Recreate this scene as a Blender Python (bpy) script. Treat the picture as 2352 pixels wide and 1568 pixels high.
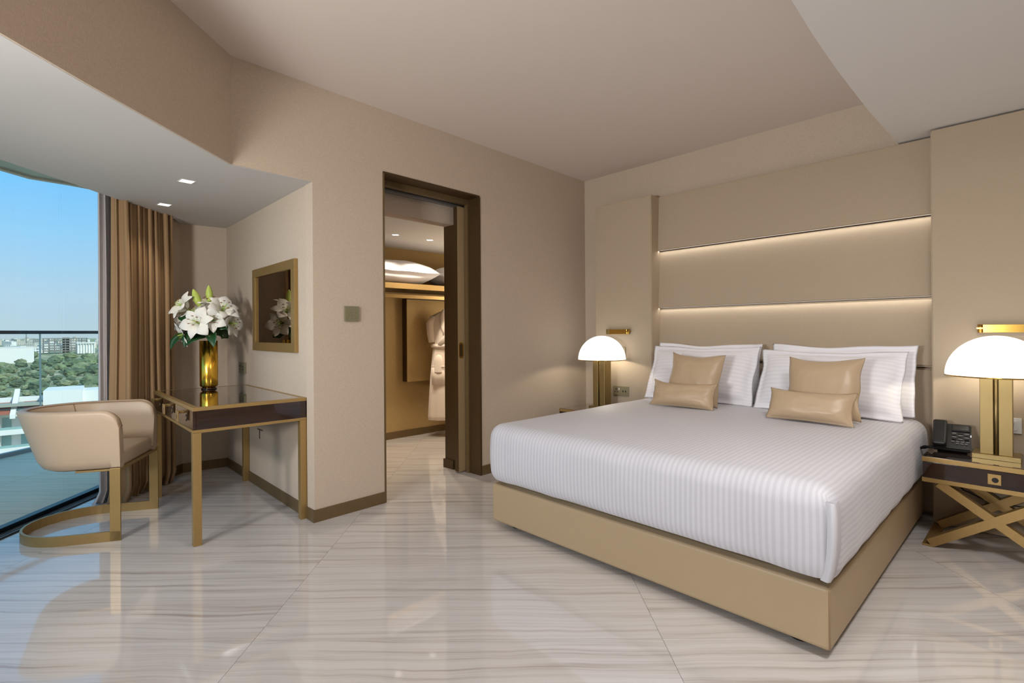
import bpy, bmesh, math, random
from mathutils import Vector, Matrix, noise

for o in list(bpy.data.objects):
    bpy.data.objects.remove(o, do_unlink=True)
scn = bpy.context.scene
COL = scn.collection
R = math.radians

# ------------------------------------------------------------------ camera
yaw, roll = R(-46.394), R(-0.406)
fw = Vector((math.sin(yaw), math.cos(yaw), 0))
rt0 = Vector((math.cos(yaw), -math.sin(yaw), 0))
up0 = Vector((0, 0, 1))
rt = rt0 * math.cos(roll) + up0 * math.sin(roll)
up = up0 * math.cos(roll) - rt0 * math.sin(roll)
cam = bpy.data.cameras.new('camera')
cam.sensor_fit = 'HORIZONTAL'
cam.sensor_width = 36.0
cam.lens = 1168.3 / 2352 * 36
cam.shift_y = (763.5 - 784) / 2352
cam.clip_start, cam.clip_end = 0.05, 9000
camo = bpy.data.objects.new('camera', cam)
COL.objects.link(camo)
camo.matrix_world = Matrix(((rt.x, up.x, -fw.x, 0), (rt.y, up.y, -fw.y, 0), (rt.z, up.z, -fw.z, 1.18), (0, 0, 0, 1)))
scn.camera = camo

# ------------------------------------------------------------------ colour management
scn.view_settings.view_transform = 'Standard'
scn.view_settings.look = 'None'
scn.view_settings.gamma = 1.0
scn.view_settings.use_curve_mapping = False
scn.view_settings.exposure = 0.02
scn.cycles.use_denoising = True
scn.cycles.max_bounces = 10
scn.cycles.diffuse_bounces = 5
scn.cycles.glossy_bounces = 5
scn.cycles.transparent_max_bounces = 12
scn.cycles.sample_clamp_indirect = 6.0
scn.cycles.caustics_reflective = False
scn.cycles.caustics_refractive = False

# ------------------------------------------------------------------ sky
world = bpy.data.worlds.new('sky')
scn.world = world
world.use_nodes = True
wn, wl = world.node_tree.nodes, world.node_tree.links
wn.clear()
tc = wn.new('ShaderNodeTexCoord'); sep = wn.new('ShaderNodeSeparateXYZ')
mr = wn.new('ShaderNodeMapRange'); ramp = wn.new('ShaderNodeValToRGB')
bg = wn.new('ShaderNodeBackground'); wo = wn.new('ShaderNodeOutputWorld')
mr.inputs[1].default_value = -0.05; mr.inputs[2].default_value = 0.95
el = ramp.color_ramp.elements
el[0].position = 0.0; el[0].color = (0.46, 0.56, 0.60, 1)
el[1].position = 1.0; el[1].color = (0.20, 0.48, 0.84, 1)
for p, c in ((0.05, (0.46, 0.62, 0.70, 1)), (0.11, (0.43, 0.64, 0.78, 1)), (0.20, (0.29, 0.61, 0.90, 1)), (0.30, (0.16, 0.55, 0.97, 1)), (0.42, (0.16, 0.50, 0.92, 1)), (0.7, (0.19, 0.50, 0.88, 1))):
    e = el.new(p); e.color = c
wl.new(tc.outputs['Generated'], sep.inputs[0]); wl.new(sep.outputs[2], mr.inputs[0])
wl.new(mr.outputs[0], ramp.inputs[0]); wl.new(ramp.outputs[0], bg.inputs[0]); wl.new(bg.outputs[0], wo.inputs[0])
bg.inputs[1].default_value = 1.1

# ------------------------------------------------------------------ lights
def aim(o, target):
    d = Vector(target) - o.location
    o.rotation_euler = d.to_track_quat('-Z', 'Y').to_euler()

def area(name, loc, target, sx, sy, energy, color=(1, 1, 1), spread=180):
    l = bpy.data.lights.new(name, 'AREA')
    l.shape = 'RECTANGLE'; l.size = sx; l.size_y = sy; l.energy = energy; l.color = color; l.spread = R(spread)
    o = bpy.data.objects.new(name, l); COL.objects.link(o)
    o.location = loc; aim(o, target)
    return o

def spot(name, loc, target, energy, color=(1, 1, 1), size=90, blend=0.6, radius=0.03):
    l = bpy.data.lights.new(name, 'SPOT')
    l.energy = energy; l.color = color; l.spot_size = R(size); l.spot_blend = blend; l.shadow_soft_size = radius
    o = bpy.data.objects.new(name, l); COL.objects.link(o)
    o.location = loc; aim(o, target)
    return o

def point(name, loc, energy, color=(1, 1, 1), radius=0.03):
    l = bpy.data.lights.new(name, 'POINT')
    l.energy = energy; l.color = color; l.shadow_soft_size = radius
    o = bpy.data.objects.new(name, l); COL.objects.link(o); o.location = loc
    return o

WARM = (1.0, 0.86, 0.68)
SOFT = (1.0, 0.90, 0.80)
sun = bpy.data.lights.new('sun', 'SUN'); sun.energy = 3.6; sun.angle = R(0.6); sun.color = (1.0, 0.95, 0.86)
suno = bpy.data.objects.new('sun', sun); COL.objects.link(suno); suno.location = (40, 20, 60)
suno.rotation_euler = Vector((-0.70, -0.30, -0.62)).to_track_quat('-Z', 'Y').to_euler()
# unseen key light for the alcove, then added fill lights without fixtures
area('alcove_key_light', (-2.45, -0.95, 1.55), (-3.7, 1.2, 0.75), 0.20, 0.20, 5.8, (1.0, 0.97, 0.94), 95)  # unseen source, set where the desk leg and vase shadows point back
area('room_fill_light', (-1.15, -1.75, 1.25), (-1.2, 0.4, 2.742), 0.6, 0.5, 90, (1.0, 0.975, 0.96), 165)  # fill added out of view to brighten ceiling and walls
area('bed_fill_light', (-0.05, 1.85, 2.398), (-0.35, 2.0, 0.0), 0.6, 0.6, 47, (1.0, 0.97, 0.955), 165)  # added above the view to lift bed top, floor and walls
area('closet_fill_light', (-3.95, 4.12, 1.45), (-4.5, 2.4, 1.75), 0.5, 0.7, 13, WARM)  # hidden fill added to brighten the closet and its ceiling

# ------------------------------------------------------------------ materials
def node_mat(name):
    m = bpy.data.materials.new(name); m.use_nodes = True
    nt = m.node_tree
    b = next(n for n in nt.nodes if n.type == 'BSDF_PRINCIPLED')
    return m, nt, b

def lin(r, g, b):
    f = lambda c: (c / 255 / 12.92) if c / 255 <= 0.04045 else ((c / 255 + 0.055) / 1.055) ** 2.4
    return (f(r), f(g), f(b), 1)

def pm(name, col, rough=0.5, metal=0.0, bump=0.0, bscale=200.0, coat=0.0, spec=None, var=0.0, sheen=0.0, aniso=None):
    m, nt, b = node_mat(name)
    b.inputs['Base Color'].default_value = col
    b.inputs['Roughness'].default_value = rough
    b.inputs['Metallic'].default_value = metal
    if coat: b.inputs['Coat Weight'].default_value = coat; b.inputs['Coat Roughness'].default_value = 0.05
    if spec is not None: b.inputs['Specular IOR Level'].default_value = spec
    if sheen: b.inputs['Sheen Weight'].default_value = sheen
    if bump or var:
        t = nt.nodes.new('ShaderNodeTexCoord'); n = nt.nodes.new('ShaderNodeTexNoise')
        n.inputs['Scale'].default_value = bscale; n.inputs['Detail'].default_value = 3
        if aniso:
            mp = nt.nodes.new('ShaderNodeMapping'); mp.inputs['Scale'].default_value = aniso
            nt.links.new(t.outputs['Object'], mp.inputs[0]); nt.links.new(mp.outputs[0], n.inputs['Vector'])
        else:
            nt.links.new(t.outputs['Object'], n.inputs['Vector'])
        if bump:
            bp = nt.nodes.new('ShaderNodeBump'); bp.inputs['Strength'].default_value = bump; bp.inputs['Distance'].default_value = 0.002
            nt.links.new(n.outputs['Fac'], bp.inputs['Height']); nt.links.new(bp.outputs[0], b.inputs['Normal'])
        if var:
            r = nt.nodes.new('ShaderNodeValToRGB')
            r.color_ramp.elements[0].color = tuple(c * (1 - var) for c in col[:3]) + (1,)
            r.color_ramp.elements[1].color = tuple(min(1, c * (1 + var)) for c in col[:3]) + (1,)
            r.color_ramp.elements[0].position = 0.3; r.color_ramp.elements[1].position = 0.7
            nt.links.new(n.outputs['Fac'], r.inputs[0]); nt.links.new(r.outputs[0], b.inputs['Base Color'])
    return m

def emat(name, col, strength):
    m = bpy.data.materials.new(name); m.use_nodes = True
    nt = m.node_tree; nt.nodes.clear()
    e = nt.nodes.new('ShaderNodeEmission'); o = nt.nodes.new('ShaderNodeOutputMaterial')
    e.inputs[0].default_value = col; e.inputs[1].default_value = strength
    nt.links.new(e.outputs[0], o.inputs[0])
    return m

def glass_mat(name, tint, fres=0.03, extra=0.0, rough=0.0):
    m = bpy.data.materials.new(name); m.use_nodes = True
    nt = m.node_tree; nt.nodes.clear()
    tr = nt.nodes.new('ShaderNodeBsdfTransparent'); gl = nt.nodes.new('ShaderNodeBsdfGlossy')
    fr = nt.nodes.new('ShaderNodeLayerWeight'); mx = nt.nodes.new('ShaderNodeMixShader'); o = nt.nodes.new('ShaderNodeOutputMaterial')
    pw = nt.nodes.new('ShaderNodeMath'); pw.operation = 'POWER'; pw.inputs[1].default_value = 5.0
    ma = nt.nodes.new('ShaderNodeMath'); ma.operation = 'MULTIPLY_ADD'; ma.inputs[1].default_value = 0.9; ma.inputs[2].default_value = fres
    tr.inputs[0].default_value = tint; gl.inputs['Roughness'].default_value = rough; fr.inputs[0].default_value = 0.5
    nt.links.new(fr.outputs['Facing'], pw.inputs[0]); nt.links.new(pw.outputs[0], ma.inputs[0])
    nt.links.new(ma.outputs[0], mx.inputs[0]); nt.links.new(tr.outputs[0], mx.inputs[1]); nt.links.new(gl.outputs[0], mx.inputs[2])
    nt.links.new(mx.outputs[0], o.inputs[0])
    return m

def weave_mat(name, col, scale=420.0, var=0.16, bump=0.25):
    """woven wall fabric: two crossed stretched noises"""
    m, nt, b = node_mat(name)
    b.inputs['Roughness'].default_value = 0.85; b.inputs['Specular IOR Level'].default_value = 0.2
    t = nt.nodes.new('ShaderNodeTexCoord')
    fac = []
    for sc in ((1, 1, 0.16), (0.16, 0.16, 1)):
        mp = nt.nodes.new('ShaderNodeMapping'); mp.inputs['Scale'].default_value = sc
        n = nt.nodes.new('ShaderNodeTexNoise'); n.inputs['Scale'].default_value = scale; n.inputs['Detail'].default_value = 2
        nt.links.new(t.outputs['Object'], mp.inputs[0]); nt.links.new(mp.outputs[0], n.inputs['Vector']); fac.append(n)
    add = nt.nodes.new('ShaderNodeMath'); add.operation = 'ADD'
    nt.links.new(fac[0].outputs['Fac'], add.inputs[0]); nt.links.new(fac[1].outputs['Fac'], add.inputs[1])
    r = nt.nodes.new('ShaderNodeValToRGB')
    r.color_ramp.elements[0].position = 0.7 / 2; r.color_ramp.elements[1].position = 1.3 / 2
    hf = nt.nodes.new('ShaderNodeMath'); hf.operation = 'MULTIPLY'; hf.inputs[1].default_value = 0.5
    nt.links.new(add.outputs[0], hf.inputs[0]); nt.links.new(hf.outputs[0], r.inputs[0])
    r.color_ramp.elements[0].color = tuple(c * (1 - var) for c in col[:3]) + (1,)
    r.color_ramp.elements[1].color = tuple(min(1, c * (1 + var)) for c in col[:3]) + (1,)
    nt.links.new(r.outputs[0], b.inputs['Base Color'])
    bp = nt.nodes.new('ShaderNodeBump'); bp.inputs['Strength'].default_value = bump; bp.inputs['Distance'].default_value = 0.001
    nt.links.new(hf.outputs[0], bp.inputs['Height']); nt.links.new(bp.outputs[0], b.inputs['Normal'])
    return m

def stone_mat(name, light, mid, dark, rough, ang, spec=0.5):
    """polished striated stone tiles; veins run along the long side of the tile"""
    m, nt, b = node_mat(name)
    b.inputs['Roughness'].default_value = rough
    b.inputs['IOR'].default_value = 1.72
    b.inputs['Specular IOR Level'].default_value = spec
    g = nt.nodes.new('ShaderNodeNewGeometry'); oi = nt.nodes.new('ShaderNodeObjectInfo')
    rot = nt.nodes.new('ShaderNodeMapping'); rot.inputs['Rotation'].default_value = (0, 0, -ang)
    nt.links.new(g.outputs['Position'], rot.inputs[0])
    off = nt.nodes.new('ShaderNodeCombineXYZ'); mul = nt.nodes.new('ShaderNodeMath'); mul.operation = 'MULTIPLY'; mul.inputs[1].default_value = 37.0
    nt.links.new(oi.outputs['Random'], mul.inputs[0]); nt.links.new(mul.outputs[0], off.inputs[0]); nt.links.new(mul.outputs[0], off.inputs[1])
    va = nt.nodes.new('ShaderNodeVectorMath'); va.operation = 'ADD'
    nt.links.new(rot.outputs[0], va.inputs[0]); nt.links.new(off.outputs[0], va.inputs[1])
    # gentle waviness
    wv = nt.nodes.new('ShaderNodeTexNoise'); wv.inputs['Scale'].default_value = 2.2; wv.inputs['Detail'].default_value = 2
    nt.links.new(va.outputs[0], wv.inputs['Vector'])
    ws = nt.nodes.new('ShaderNodeVectorMath'); ws.operation = 'SCALE'; ws.inputs['Scale'].default_value = 0.06
    nt.links.new(wv.outputs['Color'], ws.inputs[0])
    vb = nt.nodes.new('ShaderNodeVectorMath'); vb.operation = 'ADD'
    nt.links.new(va.outputs[0], vb.inputs[0]); nt.links.new(ws.outputs[0], vb.inputs[1])
    def streak(sx, sy, detail):
        mp = nt.nodes.new('ShaderNodeMapping'); mp.inputs['Scale'].default_value = (sx, sy, 1)
        n = nt.nodes.new('ShaderNodeTexNoise'); n.inputs['Scale'].default_value = 1.0; n.inputs['Detail'].default_value = detail; n.inputs['Roughness'].default_value = 0.65
        nt.links.new(vb.outputs[0], mp.inputs[0]); nt.links.new(mp.outputs[0], n.inputs['Vector'])
        return n
    n1 = streak(0.55, 26, 7); n2 = streak(0.7, 70, 4)
    r1 = nt.nodes.new('ShaderNodeValToRGB'); e = r1.color_ramp.elements
    e[0].position = 0.33; e[0].color = dark; e[1].position = 0.68; e[1].color = light
    k = e.new(0.45); k.color = mid
    k = e.new(0.53); k.color = tuple(0.5 * (a + c) for a, c in zip(mid, light))
    r2 = nt.nodes.new('ShaderNodeValToRGB'); e2 = r2.color_ramp.elements
    e2[0].position = 0.32; e2[0].color = (0.72, 0.64, 0.57, 1); e2[1].position = 0.48; e2[1].color = (1, 1, 1, 1)
    nt.links.new(n1.outputs['Fac'], r1.inputs[0]); nt.links.new(n2.outputs['Fac'], r2.inputs[0])
    mx = nt.nodes.new('ShaderNodeMixRGB'); mx.blend_type = 'MULTIPLY'; mx.inputs[0].default_value = 0.38
    nt.links.new(r1.outputs[0], mx.inputs[1]); nt.links.new(r2.outputs[0], mx.inputs[2])
    nt.links.new(mx.outputs[0], b.inputs['Base Color'])
    return m

def stripe_mat(name, c1, c2, period, rough=0.6, bump=0.12):
    """satin-stripe cotton, stripes across the U axis of the UV map (UV in metres)"""
    m, nt, b = node_mat(name)
    uv = nt.nodes.new('ShaderNodeUVMap'); sp = nt.nodes.new('ShaderNodeSeparateXYZ')
    nt.links.new(uv.outputs[0], sp.inputs[0])
    k = nt.nodes.new('ShaderNodeMath'); k.operation = 'MULTIPLY'; k.inputs[1].default_value = 2 * math.pi / period
    s = nt.nodes.new('ShaderNodeMath'); s.operation = 'SINE'
    nt.links.new(sp.outputs[0], k.inputs[0]); nt.links.new(k.outputs[0], s.inputs[0])
    r = nt.nodes.new('ShaderNodeMapRange'); r.inputs[1].default_value = -0.35; r.inputs[2].default_value = 0.35
    nt.links.new(s.outputs[0], r.inputs[0])
    mx = nt.nodes.new('ShaderNodeMixRGB'); mx.inputs[1].default_value = c1; mx.inputs[2].default_value = c2
    nt.links.new(r.outputs[0], mx.inputs[0]); nt.links.new(mx.outputs[0], b.inputs['Base Color'])
    rr = nt.nodes.new('ShaderNodeMapRange'); rr.inputs[3].default_value = rough; rr.inputs[4].default_value = rough - 0.10
    nt.links.new(r.outputs[0], rr.inputs[0]); nt.links.new(rr.outputs[0], b.inputs['Roughness'])
    b.inputs['Specular IOR Level'].default_value = 0.35
    b.inputs['Sheen Weight'].default_value = 0.2
    t = nt.nodes.new('ShaderNodeTexCoord'); n = nt.nodes.new('ShaderNodeTexNoise'); n.inputs['Scale'].default_value = 9; n.inputs['Detail'].default_value = 4
    nt.links.new(t.outputs['Object'], n.inputs['Vector'])
    bp = nt.nodes.new('ShaderNodeBump'); bp.inputs['Strength'].default_value = bump; bp.inputs['Distance'].default_value = 0.02
    nt.links.new(n.outputs['Fac'], bp.inputs['Height']); nt.links.new(bp.outputs[0], b.inputs['Normal'])
    return m

def wood_mat(name, c1, c2, rough=0.08):
    m, nt, b = node_mat(name)
    t = nt.nodes.new('ShaderNodeTexCoord'); mp = nt.nodes.new('ShaderNodeMapping'); mp.inputs['Scale'].default_value = (2.2, 2.2, 14)
    n = nt.nodes.new('ShaderNodeTexNoise'); n.inputs['Scale'].default_value = 3; n.inputs['Detail'].default_value = 5; n.inputs['Distortion'].default_value = 0.6
    r = nt.nodes.new('ShaderNodeValToRGB'); r.color_ramp.elements[0].color = c1; r.color_ramp.elements[1].color = c2
    r.color_ramp.elements[0].position = 0.35; r.color_ramp.elements[1].position = 0.75
    nt.links.new(t.outputs['Object'], mp.inputs[0]); nt.links.new(mp.outputs[0], n.inputs['Vector']); nt.links.new(n.outputs['Fac'], r.inputs[0])
    nt.links.new(r.outputs[0], b.inputs['Base Color'])
    b.inputs['Roughness'].default_value = rough
    b.inputs['Coat Weight'].default_value = 0.6; b.inputs['Coat Roughness'].default_value = 0.02
    return m

MT = {}
MT['wall'] = weave_mat('wall fabric', lin(194, 178, 160), 420, 0.10, 0.15)
MT['closet'] = weave_mat('closet gold wall fabric', lin(174, 147, 100))
MT['ceiling'] = pm('ceiling paint', lin(214, 203, 193), 0.9)
MT['soffit'] = pm('soffit paint', lin(217, 214, 211), 0.9)
MT['wsoffit'] = pm('darkened soffit paint', lin(200, 197, 193), 0.9)  # darker copy of the soffit paint, offsets the strong light from below
MT['panel'] = weave_mat('upholstered wall panel', lin(180, 163, 141), 700, 0.05, 0.1)
MT['base'] = pm('taupe leatherette', lin(172, 150, 118), 0.48, bump=0.08, bscale=500)
MT['cushion'] = pm('satin taupe leatherette', lin(188, 164, 134), 0.38, bump=0.05, bscale=300)
MT['chair'] = pm('beige chair leather', lin(190, 168, 143), 0.42, bump=0.08, bscale=400)
MT['piping'] = pm('chair piping', lin(150, 122, 94), 0.5)
MT['bronze'] = pm('bronze lacquer', lin(112, 92, 62), 0.42, 0.35, var=0.05, bscale=30)
MT['bronzedark'] = pm('dark bronze lacquer', lin(74, 56, 33), 0.4, 0.3)
MT['leaf'] = pm('door leaf lacquer', lin(160, 137, 102), 0.45, 0.1)
MT['gold'] = pm('satin gold lacquer', lin(170, 141, 90), 0.40, 0.65, var=0.03, bscale=60)
MT['brass'] = pm('brushed brass', lin(160, 139, 94), 0.42, 0.9, bump=0.08, bscale=60, aniso=(8, 8, 0.3))
MT['brasspol'] = pm('polished brass', lin(205, 165, 80), 0.16, 1.0)
MT['wood'] = wood_mat('dark lacquered wood', lin(24, 10, 7), lin(50, 25, 15))
MT['smoked'] = pm('smoked glass top', lin(46, 32, 26), 0.03, 0.0, coat=1.0)
MT['smoked'].node_tree.nodes['Principled BSDF'].inputs['IOR'].default_value = 1.6
MT['mirror'] = pm('bronze tinted mirror', (0.34, 0.27, 0.20, 1), 0.01, 1.0)
MT['sheet'] = stripe_mat('striped cotton', lin(192, 191, 198), lin(203, 202, 208), 0.0235)
MT['pillow'] = stripe_mat('striped pillow cotton', lin(232, 231, 237), lin(238, 237, 242), 0.0235)
MT['pleat'] = pm('plain cotton', lin(201, 200, 206), 0.6)
MT['white'] = pm('white plastic', lin(228, 228, 226), 0.35)
MT['robe'] = pm('terry cloth', lin(235, 222, 208), 0.95, bump=1.0, bscale=120, sheen=0.4)
MT['curtain'] = pm('drape fabric', lin(166, 134, 96), 0.75, sheen=0.15, bump=0.15, bscale=300)
MT['tile'] = stone_mat('striated polished stone', lin(206, 203, 201), lin(194, 189, 185), lin(168, 158, 150), 0.05, math.atan2(0.724, 0.690))
MT['decktile'] = stone_mat('terrace stone', lin(248, 232, 206), lin(240, 222, 194), lin(222, 204, 176), 0.7, math.atan2(0.724, 0.690), 0.08)
MT['grout'] = pm('grout', lin(196, 188, 178), 0.8)
MT['black'] = pm('black plastic', lin(14, 13, 13), 0.4)
MT['blackmat'] = pm('black matt', lin(14, 13, 13), 0.6)
MT['dark'] = pm('dark slot', lin(40, 32, 24), 0.7)
MT['track'] = pm('window track', lin(24, 36, 44), 0.35, 0.4)
MT['alu'] = pm('anodised aluminium', lin(150, 152, 152), 0.4, 0.8)
MT['glass'] = glass_mat('window glass', (0.985, 0.99, 0.99, 1), 0.02)
MT['bglass'] = glass_mat('balustrade glass', (0.93, 0.97, 0.96, 1), 0.03)
MT['glassedge'] = pm('glass edge', lin(196, 216, 214), 0.3)
MT['opal'] = emat('lit opal glass', (1.0, 0.95, 0.87, 1), 1.7)
MT['ledstrip'] = emat('led strip', (1.0, 0.94, 0.84, 1), 0.95)
MT['lampglow'] = emat('downlight glow', (1.0, 0.93, 0.83, 1), 2.2)
MT['vase'] = pm('gold mirrored glass', lin(240, 192, 74), 0.20, 1.0)
MT['petal'] = pm('lily petal', lin(240, 238, 230), 0.55, sheen=0.2)
MT['petal'].node_tree.nodes['Principled BSDF'].inputs['Subsurface Weight'].default_value = 0.15
MT['petal'].node_tree.nodes['Principled BSDF'].inputs['Subsurface Radius'].default_value = (0.01, 0.01, 0.006)
MT['throat'] = pm('lily throat green', lin(170, 196, 90), 0.5)
MT['stamen'] = pm('pollen brown', lin(120, 60, 28), 0.8)
MT['bud'] = pm('lily bud', lin(186, 204, 96), 0.45)
MT['leafg'] = pm('lily leaf', lin(30, 72, 30), 0.35)
MT['stem'] = pm('lily stem', lin(70, 104, 48), 0.5)
MT['plate'] = pm('taupe socket plate', lin(150, 140, 112), 0.45, 0.3)
MT['olive'] = pm('olive grey plate', lin(128, 124, 96), 0.5, 0.2)
MT['screen'] = pm('phone screen', lin(52, 50, 46), 0.2)
MT['key'] = pm('phone key', lin(120, 118, 112), 0.4)
MT['led'] = emat('phone lamp', (1, 1, 1, 1), 1.2)

# sheer curtain: woven, partly see-through
m = bpy.data.materials.new('sheer voile'); m.use_nodes = True
nt = m.node_tree; nt.nodes.clear()
a_ = nt.nodes.new('ShaderNodeBsdfDiffuse'); b_ = nt.nodes.new('ShaderNodeBsdfTranslucent'); c_ = nt.nodes.new('ShaderNodeBsdfTransparent')
x1 = nt.nodes.new('ShaderNodeMixShader'); x2 = nt.nodes.new('ShaderNodeMixShader'); oo = nt.nodes.new('ShaderNodeOutputMaterial')
a_.inputs[0].default_value = lin(232, 224, 223); b_.inputs[0].default_value = lin(232, 224, 223)
x1.inputs[0].default_value = 0.2; x2.inputs[0].default_value = 0.08
nt.links.new(a_.outputs[0], x1.inputs[1]); nt.links.new(b_.outputs[0], x1.inputs[2])
nt.links.new(x1.outputs[0], x2.inputs[1]); nt.links.new(c_.outputs[0], x2.inputs[2]); nt.links.new(x2.outputs[0], oo.inputs[0])
MT['sheer'] = m

# ------------------------------------------------------------------ helpers
def tag(o, label=None, cat=None, group=None, kind=None):
    if label: o['label'] = label
    if cat: o['category'] = cat
    if group: o['group'] = group
    if kind: o['kind'] = kind
    return o

def empty(name, loc=(0, 0, 0), rz=0.0):
    o = bpy.data.objects.new(name, None); COL.objects.link(o)
    o.location = loc; o.rotation_euler = (0, 0, rz); o.empty_display_size = 0.05
    return o

def link(name, me, mat, parent=None, smooth=False):
    mats = mat if isinstance(mat, (list, tuple)) else [mat]
    for k in mats:
        me.materials.append(k)
    if smooth:
        for p in me.polygons: p.use_smooth = True
    o = bpy.data.objects.new(name, me); COL.objects.link(o)
    if parent: o.parent = parent
    return o

def from_bm(name, bm, mat, parent=None, smooth=False):
    bmesh.ops.recalc_face_normals(bm, faces=bm.faces)
    me = bpy.data.meshes.new(name); bm.to_mesh(me); bm.free()
    return link(name, me, mat, parent, smooth)

def from_py(name, vs, fs, mat, parent=None, smooth=False, recalc=True):
    me = bpy.data.meshes.new(name); me.from_pydata([tuple(v) for v in vs], [], fs); me.update()
    if recalc:
        bm = bmesh.new(); bm.from_mesh(me); bmesh.ops.recalc_face_normals(bm, faces=bm.faces); bm.to_mesh(me); bm.free()
    return link(name, me, mat, parent, smooth)

def bbox(bm, lo, hi, bev=0.0, seg=2):
    c = [(a + b) / 2 for a, b in zip(lo, hi)]
    r = bmesh.ops.create_cube(bm, size=1.0)
    vs = r['verts']
    bmesh.ops.scale(bm, vec=[b - a for a, b in zip(lo, hi)], verts=vs)
    bmesh.ops.translate(bm, vec=c, verts=vs)
    if bev > 0:
        es = list({e for v in vs for e in v.link_edges})
        bmesh.ops.bevel(bm, geom=es, offset=bev, segments=seg, affect='EDGES', profile=0.5)
    return bm

def box(name, lo, hi, mat, parent=None, bev=0.0, seg=2, smooth=False):
    bm = bmesh.new(); bbox(bm, lo, hi, bev, seg)
    return from_bm(name, bm, mat, parent, smooth)

def prism(name, poly, z0, z1, mat, parent=None, bev=0.0):
    n = len(poly)
    vs = [(x, y, z0) for x, y in poly] + [(x, y, z1) for x, y in poly]
    fs = [tuple(range(n))[::-1], tuple(range(n, 2 * n))] + [(i, (i + 1) % n, n + (i + 1) % n, n + i) for i in range(n)]
    bm = bmesh.new()
    bv = [bm.verts.new(v) for v in vs]
    for f in fs: bm.faces.new([bv[i] for i in f])
    if bev: bmesh.ops.bevel(bm, geom=list(bm.edges), offset=bev, segments=2, affect='EDGES')
    return from_bm(name, bm, mat, parent)

def lathe(name, prof, mat, parent=None, n=48, loc=(0, 0, 0), smooth=True, close=False):
    vs, fs = [], []
    m_ = len(prof)
    for i in range(n):
        a = 2 * math.pi * i / n
        for r, z in prof:
            vs.append((loc[0] + r * math.cos(a), loc[1] + r * math.sin(a), loc[2] + z))
    for i in range(n):
        j = (i + 1) % n
        for k in range(m_ - 1):
            fs.append((i * m_ + k, j * m_ + k, j * m_ + k + 1, i * m_ + k + 1))
    bm = bmesh.new(); bv = [bm.verts.new(v) for v in vs]
    for f in fs:
        bm.faces.new([bv[i] for i in f])
    bmesh.ops.remove_doubles(bm, verts=bm.verts, dist=1e-6)
    return from_bm(name, bm, mat, parent, smooth)

def tube_bm(bm, pts, r, n=8, cap=True):
    pts = [Vector(p) for p in pts]
    rings = []
    prev = None
    for i, p in enumerate(pts):
        t = (pts[min(i + 1, len(pts) - 1)] - pts[max(i - 1, 0)]).normalized()
        if prev is None:
            a = Vector((0, 0, 1)) if abs(t.z) < 0.9 else Vector((1, 0, 0))
            u = t.cross(a).normalized()
        else:
            u = (prev - t * prev.dot(t)).normalized()
        prev = u
        w = t.cross(u)
        rr = r[i] if isinstance(r, (list, tuple)) else r
        rings.append([bm.verts.new(p + (u * math.cos(2 * math.pi * k / n) + w * math.sin(2 * math.pi * k / n)) * rr) for k in range(n)])
    for a, b in zip(rings, rings[1:]):
        for k in range(n):
            bm.faces.new((a[k], a[(k + 1) % n], b[(k + 1) % n], b[k]))
    if cap:
        bm.faces.new(rings[0][::-1]); bm.faces.new(rings[-1])
    return bm

def tube(name, pts, r, mat, parent=None, n=8, smooth=True):
    bm = bmesh.new(); tube_bm(bm, pts, r, n)
    return from_bm(name, bm, mat, parent, smooth)

def ribbon(name, path, half, z0, z1, mat, parent=None, smooth=False):
    """upright flat bar of thickness 2*half following a 2D path"""
    L = []
    n = len(path)
    for i in range(n):
        a = Vector(path[max(i - 1, 0)]); b = Vector(path[min(i + 1, n - 1)])
        t = (b - a).normalized(); nn = Vector((-t.y, t.x))
        p = Vector(path[i])
        L.append((p + nn * half, p - nn * half))
    vs, fs = [], []
    for a, b in L:
        vs += [(a.x, a.y, z0), (b.x, b.y, z0), (b.x, b.y, z1), (a.x, a.y, z1)]
    for i in range(n - 1):
        for k in range(4):
            fs.append((i * 4 + k, i * 4 + (k + 1) % 4, (i + 1) * 4 + (k + 1) % 4, (i + 1) * 4 + k))
    fs += [(3, 2, 1, 0), tuple((n - 1) * 4 + k for k in range(4))]
    return from_py(name, vs, fs, mat, parent, smooth)

def gridmesh(name, fn, nu, nv, mat, parent=None, smooth=True, closed_u=False):
    vs, fs = [], []
    for i in range(nu + (0 if closed_u else 1)):
        for j in range(nv + 1):
            vs.append(fn(i / nu, j / nv))
    w = nv + 1
    tot = nu + (0 if closed_u else 1)
    for i in range(nu):
        i2 = (i + 1) % tot
        for j in range(nv):
            fs.append((i * w + j, i2 * w + j, i2 * w + j + 1, i * w + j + 1))
    return from_py(name, vs, fs, mat, parent, smooth, recalc=False)

def clip(poly, a, b):
    """keep the part of poly left of the line a->b"""
    out = []
    def sd(p): return (b[0] - a[0]) * (p[1] - a[1]) - (b[1] - a[1]) * (p[0] - a[0])
    for i in range(len(poly)):
        p, q = poly[i], poly[(i + 1) % len(poly)]
        sp_, sq = sd(p), sd(q)
        if sp_ >= 0: out.append(p)
        if (sp_ > 0 and sq < 0) or (sp_ < 0 and sq > 0):
            t = sp_ / (sp_ - sq)
            out.append((p[0] + t * (q[0] - p[0]), p[1] + t * (q[1] - p[1])))
    return out

def parea(poly):
    return abs(sum(poly[i][0] * poly[(i + 1) % len(poly)][1] - poly[(i + 1) % len(poly)][0] * poly[i][1] for i in range(len(poly)))) / 2

# ------------------------------------------------------------------ the setting
CEIL = 2.742
ZS = 2.133          # soffit along the glazing
E1 = (0.690, 0.724)  # vein direction
E2 = (-0.724, 0.690)

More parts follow.
